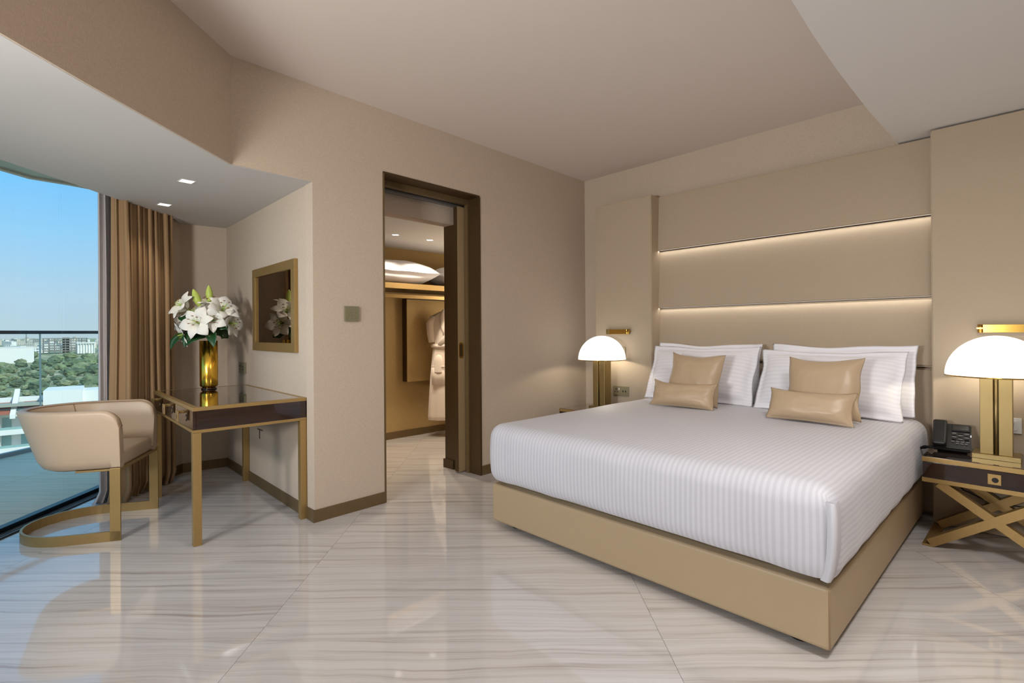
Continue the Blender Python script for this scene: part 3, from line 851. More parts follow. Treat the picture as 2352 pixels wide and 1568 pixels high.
# coordinates on the sloped face: x right, y up the slope
face_box('screen_bezel', -0.002, 0.078, 0.036, 0.088, 0.004, MT['blackmat'], ph)
face_box('screen', 0.004, 0.072, 0.044, 0.080, 0.0052, MT['screen'], ph)
for r_ in range(4):
    for c_ in range(3):
        face_box('key', 0.000 + c_ * 0.027, 0.019 + c_ * 0.027, 0.014 - r_ * 0.014, 0.0205 - r_ * 0.014, 0.005, MT['key'] if (r_ + c_) % 2 == 0 else MT['black'], ph)
for c_ in range(4): face_box('function_key', -0.002 + c_ * 0.021, 0.012 + c_ * 0.021, -0.048, -0.043, 0.0045, MT['key'], ph)
for c_ in range(3): face_box('function_key', 0.018 + c_ * 0.019, 0.032 + c_ * 0.019, -0.062, -0.057, 0.0045, MT['key'], ph)
face_box('message_lamp', 0.079, 0.0825, 0.0, 0.012, 0.004, MT['led'], ph)
hsb = bmesh.new()
bbox(hsb, (-0.085, -0.092, 0.006), (-0.020, 0.098, 0.030), 0.012, 3)
bbox(hsb, (-0.084, 0.048, -0.004), (-0.021, 0.096, 0.028), 0.010, 2)
bbox(hsb, (-0.084, -0.090, -0.004), (-0.021, -0.044, 0.028), 0.010, 2)
hs = from_bm('handset', hsb, MT['black'], ph); hs.data.transform(FM)
box('stand', (-0.06, 0.0, 0.0), (0.07, 0.05, 0.08), MT['blackmat'], ph)
cp = []
for i in range(150):
    t = i / 149; a = t * 2 * math.pi * 22
    bx, by = -0.075 - 0.052 * math.sin(math.pi * t), -0.085 + 0.01 * math.sin(t * 6) - 0.02 * t
    bz = 0.03 - 0.018 * math.sin(math.pi * min(1, t * 1.3)) - 0.006 * t
    cp.append((bx + 0.006 * math.cos(a), by + 0.004 * math.cos(a), max(0.0065, bz + 0.006 * math.sin(a))))
tube('coiled_cord', cp, 0.0022, MT['blackmat'], ph, 5)
# line cords under the nightstand
pts = [(-0.40, 3.98, 0.345), (-0.385, 3.99, 0.29), (-0.34, 3.985, 0.235), (-0.26, 3.98, 0.205), (-0.16, 3.98, 0.19), (-0.05, 3.985, 0.20), (0.06, 3.985, 0.26), (0.12, 3.99, 0.33)]
tag(tube('power_cord', pts, 0.0035, MT['blackmat'], None, 6), 'black power cord looping behind the crossed legs of the bedside table', 'cord')

# ------------------------------------------------------------------ wall fittings on the side panels
def reading_light(loc, label, flip):
    r_ = empty('reading_light', loc); tag(r_, label, 'wall lamp', 'brass reading lights')
    s = -1 if flip else 1
    lathe('hinge', [(0.0, -0.024), (0.012, -0.024), (0.012, 0.024), (0.0, 0.024)], MT['brasspol'], r_, 20, (0, -0.022, 0))
    box('hinge_collar', (s * 0.0 - 0.014, -0.036, -0.002), (s * 0.0 + 0.014, -0.001, 0.006), MT['brasspol'], r_)
    x0, x1 = sorted((s * 0.012, s * 0.205))
    box('arm', (x0, -0.034, -0.023), (x1, -0.012, 0.022), MT['brasspol'], r_, bev=0.001)
    x0, x1 = sorted((s * 0.205, s * 0.240))
    box('head', (x0, -0.036, -0.024), (x1, -0.010, 0.024), MT['brass'], r_, bev=0.001)
    x0, x1 = sorted((s * 0.172, s * 0.205))
    box('mount', (x0, -0.012, -0.02), (x1, 0.001, 0.02), MT['brasspol'], r_)
    return r_
reading_light((-0.262, 4.0, 1.184), 'folded brass reading light above the lamp nearest the telephone', False)
reading_light((-2.632, 4.0, 1.181), 'folded brass reading light above the lamp by the doorway wall', True)

def plate(name, loc, w, h, label, cat, mat, normal='-y', th=0.008):
    p = empty(name, loc); tag(p, label, cat)
    o = box('faceplate', (-w / 2, -th, -h / 2), (w / 2, 0, h / 2), MT[mat], p, bev=0.0015)
    return p
sp = plate('socket', (-2.731, 4.0, 0.630), 0.172, 0.088, 'taupe double socket plate on the side panel below the left lamp', 'socket', 'plate')
box('socket_module', (-0.078, -0.0095, -0.036), (-0.006, -0.007, 0.036), MT['plate'], sp, bev=0.001)
box('data_module', (0.010, -0.0095, -0.034), (0.070, -0.007, 0.034), MT['plate'], sp, bev=0.001)
for x, z, w_, h_ in ((-0.048, 0.016, 0.008, 0.014), (-0.062, -0.010, 0.012, 0.008), (-0.034, -0.010, 0.012, 0.008)):
    box('pin_hole', (x - w_ / 2, -0.0100, z - h_ / 2), (x + w_ / 2, -0.009, z + h_ / 2), MT['blackmat'], sp)
box('rocker', (-0.022, -0.0125, 0.008), (-0.010, -0.009, 0.026), MT['white'], sp, bev=0.001)
for x in (0.026, 0.054): box('port', (x - 0.005, -0.0100, -0.010), (x + 0.005, -0.009, 0.008), MT['blackmat'], sp)
sw = plate('light_switch', (-2.722, 4.0, 0.990), 0.088, 0.090, 'taupe light switch plate half hidden behind the left lamp dome', 'switch', 'plate')
box('rocker', (-0.02, -0.011, -0.03), (0.02, -0.007, 0.03), MT['plate'], sw, bev=0.001)
sw = plate('light_switch', (-0.128, 4.0, 0.639), 0.066, 0.086, 'white dimmer switch plate beside the right lamp column', 'switch', 'white')
box('dimmer', (-0.016, -0.012, -0.026), (0.014, -0.007, 0.028), MT['white'], sw, bev=0.001)
box('slider_slot', (-0.008, -0.0135, -0.004), (0.002, -0.0115, 0.018), MT['alu'], sw)

# switch plate on the left wall
def on_left_wall(s, z):
    x, y = wl(s, 0); return (x, y, z)
ctl = empty('thermostat', on_left_wall(0.257, 1.311), 0); tag(ctl, 'square olive grey control plate on the wall left of the doorway', 'switch')
ctl.rotation_euler = (0, 0, math.atan2(-D.x, D.y) + math.pi / 2)
box('plate', (-0.050, -0.014, -0.050), (0.050, -0.004, 0.050), MT['olive'], ctl, bev=0.001)
box('back_box', (-0.046, -0.004, -0.046), (0.046, 0.001, 0.046), MT['dark'], ctl)
dm = pm('worn print', lin(112, 108, 82), 0.6)
for x, z, w_ in ((-0.032, 0.010, 0.008), (-0.010, 0.009, 0.014), (0.009, 0.008, 0.007), (0.026, 0.007, 0.008), (-0.024, -0.007, 0.010), (0.0, -0.010, 0.009), (0.020, -0.010, 0.006), (-0.030, -0.028, 0.008), (0.0, -0.028, 0.008), (0.028, -0.028, 0.008)):
    box('printed_mark', (x - w_ / 2, -0.0145, z - 0.004), (x + w_ / 2, -0.0139, z + 0.003), dm, ctl)

# ------------------------------------------------------------------ desk
dk = empty('desk', (-3.880, 0.980, 0)); tag(dk, 'dark lacquered writing desk with gold frame in the alcove', 'desk')
X0, X1, Y0, Y1 = -0.610, 0.609, -0.318, 0.314
for sx in (0, 1):
    for sy in (0, 1):
        x0 = X0 if sx == 0 else X1 - 0.042; y0 = Y0 if sy == 0 else Y1 - 0.042
        box('leg', (x0, y0, 0.0), (x0 + 0.042, y0 + 0.042, 0.634), MT['gold'], dk, bev=0.0015)
def frame_ring(name, z0, z1, inset, mat):
    bm = bmesh.new()
    bbox(bm, (X0, Y0, z0), (X1, Y0 + inset, z1), 0.001); bbox(bm, (X0, Y1 - inset, z0), (X1, Y1, z1), 0.001)
    bbox(bm, (X0, Y0 + inset, z0), (X0 + inset, Y1 - inset, z1), 0.001); bbox(bm, (X1 - inset, Y0 + inset, z0), (X1, Y1 - inset, z1), 0.001)
    return from_bm(name, bm, mat, dk)
frame_ring('lower_frame', 0.630, 0.647, 0.042, MT['gold'])
frame_ring('top_frame', 0.753, 0.773, 0.030, MT['gold'])
box('apron', (X0 + 0.004, Y0 + 0.018, 0.646), (X1 - 0.003, Y1 - 0.002, 0.7535), MT['wood'], dk)
box('glass_top', (X0 + 0.029, Y0 + 0.029, 0.752), (X1 - 0.029, Y1 - 0.029, 0.7725), MT['smoked'], dk)
nd = 3; dw = (X1 - X0 - 0.012) / nd
for i in range(nd):
    x0 = X0 + 0.006 + i * dw
    d = box('drawer', (x0 + 0.0015, Y0 + 0.002, 0.6485), (x0 + dw - 0.0015, Y0 + 0.019, 0.7515), MT['wood'], dk, bev=0.001)
    cx_ = x0 + dw / 2
    box('pull_bar', (cx_ - 0.055, Y0 - 0.026, 0.718), (cx_ - 0.040, Y0 + 0.003, 0.734), MT['gold'], d, bev=0.001)
    box('pull_plate', (cx_ - 0.082, Y0 - 0.030, 0.672), (cx_ - 0.018, Y0 - 0.025, 0.734), MT['gold'], d, bev=0.001)
    bm = bmesh.new(); bmesh.ops.create_cone(bm, cap_ends=True, segments=20, radius1=0.012, radius2=0.012, depth=0.002, matrix=Matrix.Translation((cx_ - 0.05, Y0 - 0.0305, 0.700)) @ Matrix.Rotation(math.pi / 2, 4, 'X'))
    from_bm('pull_eye', bm, MT['wood'], d)
    bm = bmesh.new(); bmesh.ops.create_cone(bm, cap_ends=True, segments=20, radius1=0.020, radius2=0.020, depth=0.002, matrix=Matrix.Translation((cx_ + 0.04, Y0 + 0.0015, 0.700)) @ Matrix.Rotation(math.pi / 2, 4, 'X'))
    lk = from_bm('lock_rim', bm, MT['blackmat'], d)
    bm = bmesh.new(); bmesh.ops.create_cone(bm, cap_ends=True, segments=20, radius1=0.010, radius2=0.010, depth=0.003, matrix=Matrix.Translation((cx_ + 0.04, Y0 + 0.0010, 0.700)) @ Matrix.Rotation(math.pi / 2, 4, 'X'))
    from_bm('lock', bm, MT['gold'], d)

# ------------------------------------------------------------------ mirror, socket and slot on the alcove wall
mi = empty('wall_mirror', (-3.838, 1.2965, 1.368)); tag(mi, 'bronze tinted mirror in a wide gold frame above the desk', 'mirror')
w2, h2, bw = 0.430, 0.311, 0.062
def frame_piece(a, b): return box('frame_side', a, b, MT['gold'], mi, bev=0.001)
frame_piece((-w2, -0.026, h2 - bw), (w2, -0.0005, h2)); frame_piece((-w2, -0.026, -h2), (w2, -0.0005, -h2 + bw))
frame_piece((-w2, -0.026, -h2 + bw), (-w2 + bw, -0.0005, h2 - bw)); frame_piece((w2 - bw, -0.026, -h2 + bw), (w2, -0.0005, h2 - bw))
box('mirror_glass', (-w2 + bw - 0.002, -0.013, -h2 + bw - 0.002), (w2 - bw + 0.002, -0.004, h2 - bw + 0.002), MT['mirror'], mi)

so_ = plate('socket', (-4.600, 1.2965, 0.905), 0.165, 0.088, 'taupe socket plate on the alcove wall behind the vase', 'socket', 'olive', th=0.012)
box('socket_module', (-0.075, -0.014, -0.036), (-0.006, -0.011, 0.036), MT['olive'], so_, bev=0.001)
box('data_module', (0.006, -0.014, -0.036), (0.066, -0.011, 0.036), MT['olive'], so_, bev=0.001)
for x, z in ((-0.055, 0.012), (-0.030, 0.012), (-0.042, -0.012), (0.024, 0.008), (0.024, -0.014), (0.048, 0.008), (0.048, -0.014)):
    box('pin_hole', (x - 0.006, -0.0148, z - 0.007), (x + 0.006, -0.0135, z + 0.007), MT['dark'], so_)
ts = empty('wall_slot', (-4.19, 1.2965, 0.41)); tag(ts, 'small dark T-shaped slot in the wall beneath the desk', 'slot')
box('slot_bar', (-0.055, -0.003, 0.032), (0.065, 0.0, 0.038), MT['dark'], ts); box('slot_stem', (-0.010, -0.003, -0.036), (0.000, 0.0, 0.032), MT['dark'], ts)

# ------------------------------------------------------------------ chair
ch = empty('tub_chair', (-4.067, 0.253, 0), R(-27.26)); tag(ch, 'beige leather tub chair on a gold sled frame at the desk', 'chair')
def u_path(a, b, yf, n=28, yc=0.0, nf=6):
    """U in plan: right arm front -> round the back -> left arm front"""
    pts = [(a, yf + (yc - yf) * i / nf) for i in range(nf)]
    for i in range(n + 1):
        t = math.pi * i / n
        pts.append((a * math.cos(t), yc - b * math.sin(t)))
    pts += [(-a, yc + (yf - yc) * (i + 1) / nf) for i in range(nf)]
    return pts
ribbon('sled_base', u_path(0.280, 0.300, 0.290, yc=0.01), 0.006, 0.0, 0.056, MT['gold'], ch)
for s in (-1, 1):
    box('leg', (s * 0.286 - (0.012 if s > 0 else 0), 0.240, 0.0), (s * 0.286 + (0 if s > 0 else 0.012), 0.292, 0.417), MT['gold'], ch, bev=0.001)
box('front_rail', (-0.284, 0.262, 0.396), (0.284, 0.288, 0.412), MT['gold'], ch, bev=0.001)
box('seat_plate', (-0.25, 0.06, 0.396), (0.25, 0.262, 0.406), MT['gold'], ch, bev=0.001)
NU = 84
def shell_section(q, t):
    """outer plan curve at height fraction t; q in 0..1 along the U"""
    a = 0.268 + 0.024 * t
    b = 0.205 + 0.128 * t ** 0.9
    pts = u_path(a, b, 0.286, 40, 0.02, 22)
    x = q * (len(pts) - 1); i = min(int(x), len(pts) - 2); f = x - i
    return Vector((pts[i][0] * (1 - f) + pts[i + 1][0] * f, pts[i][1] * (1 - f) + pts[i + 1][1] * f))
def shell_fn():
    prof_n = 20
    vs, fs = [], []
    cnt = NU + 1
    for i in range(cnt):
        q = i / NU
        p0 = shell_section(q, 0.0)
        dist_front = 0.286 - shell_section(q, 0.5).y
        zt = 0.750
        rc = 0.092
        if dist_front < rc: zt -= rc - math.sqrt(max(0, rc * rc - (rc - dist_front) ** 2))
        zt -= 0.0
        zb = 0.408
        rows = []
        # underside, lower rounding, outer face, top rounding, inner face
        c0 = Vector((p0.x * 0.72, 0.10 + (p0.y - 0.10) * 0.72)); rows.append((c0, zb - 0.004))
        c1 = Vector((p0.x * 0.86, 0.10 + (p0.y - 0.10) * 0.88)) if dist_front > 0.04 else Vector((p0.x * 0.86, p0.y)); rows.append((c1, zb - 0.004))
        for k in range(9):
            t = k / 8
            zz = zb + 0.012 + (zt - 0.022 - zb - 0.012) * t
            hf = (zz - zb) / (0.75 - zb)
            c = shell_section(q, hf)
            if k == 0: c = Vector((c.x * 0.965, 0.10 + (c.y - 0.10) * 0.965)) if dist_front > 0.04 else c
            rows.append((c, zz))
        hf = (zt - zb) / (0.75 - zb)
        po = shell_section(q, hf)
        # inward direction
        a_ = shell_section(max(0, q - 0.012), hf); b_ = shell_section(min(1, q + 0.012), hf)
        tt = (b_ - a_).normalized(); nn = Vector((-tt.y, tt.x))
        if nn.dot(Vector((0, 0.1)) - po) < 0: nn = -nn
        TH = 0.050
        for k in range(1, 6):
            an = math.pi * k / 6
            rows.append((po + nn * (TH / 2 - TH / 2 * math.cos(an)), zt - 0.022 + 0.022 * math.sin(an)))
        for k in range(6):
            t = k / 5
            zz = zt - 0.022 + (0.44 - zt + 0.022) * t
            hf2 = (zz - zb) / (0.75 - zb)
            rows.append((shell_section(q, hf2) + nn * (TH + 0.01 * t), zz))
        vs += [(c.x, c.y, z) for c, z in rows]
        m_ = len(rows)
    for i in range(NU):
        for k in range(m_ - 1):
            fs.append((i * m_ + k, (i + 1) * m_ + k, (i + 1) * m_ + k + 1, i * m_ + k + 1))
    fs.append(tuple(range(m_))); fs.append(tuple((cnt - 1) * m_ + k for k in range(m_))[::-1])
    fs.append(tuple(i * m_ for i in range(cnt)))
    return vs, fs, m_
vs, fs, m_ = shell_fn()
shl = from_py('shell', vs, fs, MT['chair'], ch, True)
mod = shl.modifiers.new('smooth_corners', 'EDGE_SPLIT'); mod.split_angle = R(50)
# piping along the inner top edge and down the arm fronts
tp = [Vector(vs[i * m_ + 15]) + Vector((0, 0, 0.002)) for i in range(NU + 1)]
fr = [Vector(vs[k]) + Vector((0, 0.002, 0)) for k in range(3, 15)]
bk = [Vector(vs[NU * m_ + k]) + Vector((0, 0.002, 0)) for k in range(14, 2, -1)]
tube('piping', tp, 0.0032, MT['piping'], ch, 6)
tube('piping', fr, 0.0026, MT['piping'], ch, 6); tube('piping', bk, 0.0026, MT['piping'], ch, 6)
mid = NU // 2 + 12
tube('back_seam', [Vector(vs[mid * m_ + k]) + Vector((0, 0.002, 0)) for k in range(15, m_)], 0.0030, MT['piping'], ch, 6)
# seat cushion
def seat_pts(t):
    """plan outline of the cushion"""
    return u_path(0.232, 0.200, 0.278, 28, 0.03)
sv, sf = [], []
outl = seat_pts(0)
cN = len(outl)
lay = [(0.96, 0.412), (1.0, 0.425), (1.0, 0.470), (0.985, 0.488), (0.94, 0.499), (0.80, 0.505), (0.5, 0.509), (0.0, 0.510)]
for sc_, z in lay:
    for x, y in outl:
        sv.append((x * sc_, 0.06 + (y - 0.06) * sc_, z))
for k in range(len(lay) - 1):
    for i in range(cN):
        j = (i + 1) % cN
        sf.append((k * cN + i, k * cN + j, (k + 1) * cN + j, (k + 1) * cN + i))
sf.append(tuple(range(cN)))
from_py('seat_cushion', sv, sf, MT['chair'], ch, True).modifiers.new('edges', 'EDGE_SPLIT').split_angle = R(55)

# ------------------------------------------------------------------ vase with lilies
VX, VY, VZ = -4.335, 0.984, 0.7735
vs_ = empty('vase', (VX, VY, VZ)); tag(vs_, 'tall gold mirrored cylinder vase on the desk', 'vase')
lathe('body', [(0.0, 0.012), (0.042, 0.012), (0.048, 0.018), (0.056, 0.022), (0.060, 0.030), (0.060, 0.362), (0.0575, 0.362), (0.0575, 0.05), (0.0, 0.05)], MT['vase'], vs_, 64)
lathe('foot_ring', [(0.0, 0.0), (0.052, 0.0), (0.052, 0.006), (0.043, 0.012), (0.0, 0.012)], MT['wood'], vs_, 48)
U = Vector((0.690, 0.724, 0)); Wd = Vector((0.724, -0.690, 0))   # along the picture / towards the room
def vp(u, z, w=0.0):
    return Vector((VX, VY, 0)) + U * u + Wd * w + Vector((0, 0, z))

def petal(bm, base_, axis, side, L, Wp, open_, curl, mi=0):
    """one lily petal as a curved strip; axis = flower axis, side = radial direction"""
    n, mw = 10, 6
    nrm = axis.cross(side).normalized()
    rows = []
    for i in range(n + 1):
        t = i / n
        ang = open_ * (0.25 + 0.75 * min(1, t * 1.4)) + curl * t ** 3
        # integrate along a bending spine
        if i == 0:
            p = base_.copy()
        else:
            dirv = axis * math.cos(ang) + side * math.sin(ang)
            p = rows[-1][1] + dirv * (L / n)
        wv = Wp * (math.sin(math.pi * min(1, t * 0.93 + 0.07)) ** 0.75) * (1 - 0.1 * t)
        rows.append((t, p, wv, ang))
    grid = []
    for t, p, wv, ang in rows:
        dirv = axis * math.cos(ang) + side * math.sin(ang)
        cup = dirv.cross(nrm).normalized()
        line = []
        for k in range(mw + 1):
            s = k / mw * 2 - 1
            rip = 0.004 * math.sin(t * 16 + s * 3) * abs(s) ** 2 * t
            line.append(bm.verts.new(p + nrm * (s * wv) - cup * (0.30 * wv * (s * s) * (1 - 0.6 * t) - rip)))
        grid.append(line)
    for a, b in zip(grid, grid[1:]):
        for k in range(mw):
            f = bm.faces.new((a[k], a[k + 1], b[k + 1], b[k])); f.material_index = mi; f.smooth = True

def lily(center, axis, size, rot, open_, label, full=True):
    axis = Vector(axis).normalized()
    fl = empty('lily', (VX, VY, VZ)); tag(fl, label, 'flower', 'white lilies in the vase')
    org = Vector((VX, VY, VZ))
    a0 = axis.cross(Vector((0, 0, 1))) if abs(axis.z) < 0.95 else axis.cross(Vector((1, 0, 0)))
    a0.normalize(); a1 = axis.cross(a0)
    for k in range(6):
        an = rot + k * math.pi / 3
        sd = a0 * math.cos(an) + a1 * math.sin(an)
        bm = bmesh.new()
        inner_k = k % 2 == 0
        petal(bm, center + sd * 0.004 - axis * (0.0 if inner_k else 0.004), axis, sd, size * (1.0 if inner_k else 0.97), size * (0.33 if inner_k else 0.25), open_ + random.uniform(-0.08, 0.08), 0.9 + random.uniform(-0.1, 0.25))
        bm.verts.ensure_lookup_table()
        for v_ in bm.verts: v_.co -= org
        o = from_bm('petal', bm, MT['petal'], fl, True)
    tb = bmesh.new(); tube_bm(tb, [center - axis * 0.02 - org, center + axis * size * 0.30 - org, center + axis * size * 0.62 - org], [0.006, 0.004, 0.003], 6)
    from_bm('pistil', tb, MT['throat'], fl, True)
    for k in range(6):
        an = rot + 0.5 + k * math.pi / 3
        sd = a0 * math.cos(an) + a1 * math.sin(an)
        tip = center + axis * size * 0.60 + sd * size * 0.22
        tb = bmesh.new(); tube_bm(tb, [center - org, center + axis * size * 0.35 + sd * size * 0.06 - org, tip - org], 0.0014, 4); st = from_bm('filament', tb, MT['throat'], fl, True)
        tb = bmesh.new(); tube_bm(tb, [tip - org - a0 * 0.009, tip - org, tip - org + a0 * 0.009], [0.002, 0.0034, 0.002], 6); from_bm('anther', tb, MT['stamen'], st, True)
    # stem down into the vase
    back = center - axis * 0.03
    pts = [center - axis * 0.006, back, back * 0.5 + vp(0, VZ + 0.42) * 0.5 - axis * 0.02, vp(0.0, VZ + 0.37, 0), vp(0.0, VZ + 0.20, 0)]
    tube('stem', [p - org for p in pts], 0.0042, MT['stem'], fl, 6)
    return fl
random.seed(5)
def ax(u, z, w): return U * u + Vector((0, 0, z)) + Wd * w
lily(vp(-0.010, 1.258, 0.085), ax(0.02, 0.28, 1.0), 0.158, 0.25, 1.22, 'large open white lily facing forward at the front of the bouquet')
lily(vp(-0.140, 1.375, 0.03), ax(-0.48, 0.52, 0.72), 0.150, 0.7, 1.12, 'white lily facing up and left at the left top of the bouquet')
lily(vp(0.105, 1.345, 0.02), ax(0.66, 0.62, 0.42), 0.158, 0.1, 1.05, 'white lily with brown anthers facing up at the right of the bouquet')
lily(vp(-0.110, 1.200, 0.05), ax(-0.60, -0.30, 0.60), 0.132, 0.4, 0.95, 'white lily drooping low at the left of the bouquet')
lily(vp(0.125, 1.270, 0.0), ax(0.92, -0.10, 0.10), 0.155, 0.9, 0.85, 'white lily in profile pointing right towards the mirror')
lily(vp(-0.165, 1.275, -0.01), ax(-0.85, 0.05, 0.30), 0.120, 0.2, 0.85, 'small white lily at the far left edge of the bouquet')
lily(vp(-0.010, 1.375, -0.045), ax(0.02, 0.80, 0.25), 0.150, 0.5, 0.90, 'white lily behind the buds at the back of the bouquet')
lily(vp(0.060, 1.285, 0.045), ax(0.45, 0.10, 0.90), 0.128, 0.6, 1.0, 'white lily tucked between the front flower and the right edge of the bouquet')
lily(vp(-0.075, 1.315, 0.015), ax(-0.35, 0.75, 0.45), 0.125, 0.3, 0.95, 'white lily behind the large front flower, below the leaning bud')

def bud(base_, tip, rad, label):
    base_, tip = Vector(base_), Vector(tip)
    b_ = empty('lily_bud', (VX, VY, VZ)); tag(b_, label, 'flower', 'lily buds in the vase')
    org = Vector((VX, VY, VZ))
    n = 12
    pts = [base_.lerp(tip, i / n) - org for i in range(n + 1)]
    rr = [max(0.0015, rad * (math.sin(math.pi * (0.10 + 0.88 * i / n)) ** 0.8)) for i in range(n + 1)]
    bm = bmesh.new(); tube_bm(bm, pts, rr, 12)
    from_bm('bud_body', bm, MT['bud'], b_, True)
    tube('stem', [base_ - org, (base_ + vp(0, VZ + 0.42)) * 0.5 - org, vp(0, VZ + 0.35) - org, vp(0, VZ + 0.2) - org], 0.0042, MT['stem'], b_, 6)
bud(vp(-0.052, 1.395, 0.02), vp(-0.095, 1.520, 0.03), 0.027, 'upright green lily bud leaning left at the top of the bouquet')
bud(vp(0.005, 1.430, -0.01), vp(-0.002, 1.552, -0.01), 0.024, 'topmost upright green lily bud of the bouquet')

def leaf(a, mid_, b, wd, label):
    lf_pts = []
    a, mid_, b = Vector(a), Vector(mid_), Vector(b)
    n, mw = 10, 4
    vs, fs = [], []
    for i in range(n + 1):
        t = i / n
        p = a * (1 - t) ** 2 + mid_ * 2 * t * (1 - t) + b * t * t
        d_ = ((mid_ - a) * (1 - t) + (b - mid_) * t).normalized()
        s_ = d_.cross(Wd * 0.85 + Vector((0, 0, 0.35))).normalized()
        nn = s_.cross(d_)
        w_ = 1.3 * wd * math.sin(math.pi * (0.06 + 0.94 * t)) ** 0.8
        for k in range(mw + 1):
            q = k / mw * 2 - 1
            vs.append(p + s_ * w_ * q + nn * (w_ * 0.35 * abs(q)))
    for i in range(n):
        for k in range(mw): fs.append((i * 5 + k, i * 5 + k + 1, (i + 1) * 5 + k + 1, (i + 1) * 5 + k))
    o = from_py('lily_leaf', vs, fs, MT['leafg'], None, True, recalc=False)
    sm = o.modifiers.new('thickness', 'SOLIDIFY'); sm.thickness = 0.0012
    tag(o, label, 'leaf', 'lily leaves in the vase')
leaf(vp(-0.01, 1.20, 0.02), vp(-0.085, 1.23, 0.11), vp(-0.105, 1.085, 0.12), 0.034, 'broad dark green lily leaf curving left over the vase rim')
leaf(vp(-0.005, 1.17, 0.03), vp(-0.045, 1.19, 0.12), vp(-0.090, 1.100, 0.13), 0.038, 'dark green lily leaf just left of the vase rim')
leaf(vp(0.01, 1.19, 0.02), vp(0.085, 1.215, 0.09), vp(0.098, 1.085, 0.10), 0.030, 'dark green lily leaf folding down right of the vase rim')
leaf(vp(-0.10, 1.175, 0.04), vp(-0.20, 1.19, 0.09), vp(-0.225, 1.070, 0.09), 0.022, 'narrow green lily leaf hanging at the lower left of the bouquet')
leaf(vp(-0.06, 1.29, 0.05), vp(-0.12, 1.30, 0.08), vp(-0.185, 1.305, 0.07), 0.022, 'green lily leaf between the white flowers on the left')
leaf(vp(0.07, 1.25, 0.02), vp(0.12, 1.25, 0.03), vp(0.165, 1.225, 0.02), 0.026, 'green lily leaf under the right flower of the bouquet')
leaf(vp(0.02, 1.18, -0.02), vp(0.06, 1.21, -0.08), vp(0.09, 1.15, -0.10), 0.034, 'green lily leaf on the mirror side of the bouquet')

# ------------------------------------------------------------------ curtains
def curtain_path(A, B, n, amps, seed, waves):
    A, B = Vector(A), Vector(B)
    d_ = (B - A); L = d_.length; d_ = d_.normalized(); nn = Vector((-d_.y, d_.x))
    return A, d_, nn, L
def curtain(name, label, A, B, z0, z1, folds, amp, seed, mat, flare, n=220, nv=26):
    A, d_, nn, L = curtain_path(A, B, n, amp, seed, folds)
    rnd = random.Random(seed)
    cuts = [0.0]
    for i in range(folds): cuts.append(cuts[-1] + rnd.uniform(0.55, 1.5))
    tot = cuts[-1]; cuts = [c / tot for c in cuts]
    am = [amp * rnd.uniform(0.6, 1.25) for _ in range(folds)]
    def fn(u, v):
        k = max(i for i in range(folds) if cuts[i] <= u + 1e-9) if u < 1 else folds - 1
        f = (u - cuts[k]) / (cuts[k + 1] - cuts[k])
        s = math.sin(2 * math.pi * f)
        s = math.copysign(abs(s) ** 0.7, s)
        zrel = 1 - v           # 0 at the head, 1 at the hem
        amp_z = am[k] * (0.72 + 0.40 * zrel) * (1 + 0.15 * math.sin(3 * zrel + k))
        offs = amp_z * s
        along = u * L + 0.35 * am[k] * math.sin(4 * math.pi * f) + 0.012 * noise.noise(Vector((u * 9, zrel * 2.3, seed))) * zrel
        hem = max(0, (zrel - 0.955) / 0.045)
        offs += flare * hem * hem * (0.6 + 0.6 * noise.noise(Vector((u * 12, 0, seed)))) 
        offs += 0.02 * noise.noise(Vector((u * 6, zrel * 1.8, seed + 4))) * zrel
        p = A + d_ * along + nn * offs
        z = z0 + (z1 - z0) * v
        return (p.x, p.y, z)
    o = gridmesh(name, fn, n, nv, MT[mat], None, True)
    sm = o.modifiers.new('cloth_thickness', 'SOLIDIFY'); sm.thickness = 0.0025
    tag(o, label, 'curtain')
    return o
curtain('drape', 'brown floor-length drape gathered in folds at the end of the window', (-4.480, 0.455), (-4.865, 0.815), 0.004, 2.352, 9, 0.050, 11, 'curtain', 0.05)
curtain('sheer_curtain', 'pale mauve sheer curtain gathered beside the brown drape', (-4.520, 0.365), (-4.760, 0.470), 0.004, 2.352, 4, 0.030, 4, 'sheer', 0.06, n=120)

# ------------------------------------------------------------------ downlights
def downlight(loc, sx, sy, rz, label, depth=0.03, cat='ceiling light', group='recessed downlights by the window'):
    d = empty('downlight', loc, rz); tag(d, label, cat, group)
    fwid = 0.006
    for a, b in (((-sx, -sy, -0.002), (sx, -sy + fwid, 0.0)), ((-sx, sy - fwid, -0.002), (sx, sy, 0.0)), ((-sx, -sy + fwid, -0.002), (-sx + fwid, sy - fwid, 0.0)), ((sx - fwid, -sy + fwid, -0.002), (sx, sy - fwid, 0.0))):
        box('frame_bar', a, b, MT['soffit'], d)
    box('lens', (-sx + fwid, -sy + fwid, -0.0012), (sx - fwid, sy - fwid, -0.0004), MT['lampglow'], d)
    return d
downlight((-3.673, 0.720, ZS), 0.041, 0.041, 0.1, 'lit rectangular downlight in the window soffit, nearer the room')
downlight((-4.440, 0.729, ZS), 0.041, 0.041, 0.1, 'lit rectangular downlight in the window soffit, nearer the drape')
spot('soffit_spot', (-3.673, 0.720, ZS - 0.01), (-3.673, 0.720, 0), 7, WARM, 95, 0.8)
spot('soffit_spot', (-4.440, 0.729, ZS - 0.01), (-4.440, 0.729, 0), 7, WARM, 95, 0.8)
downlight((-4.366, 2.600, 2.140), 0.036, 0.036, R(45), 'lit square downlight in the closet ceiling, the left one', group='closet downlights')
downlight((-4.378, 3.008, 2.140), 0.036, 0.036, R(45), 'lit square downlight in the closet ceiling, the right one', group='closet downlights')
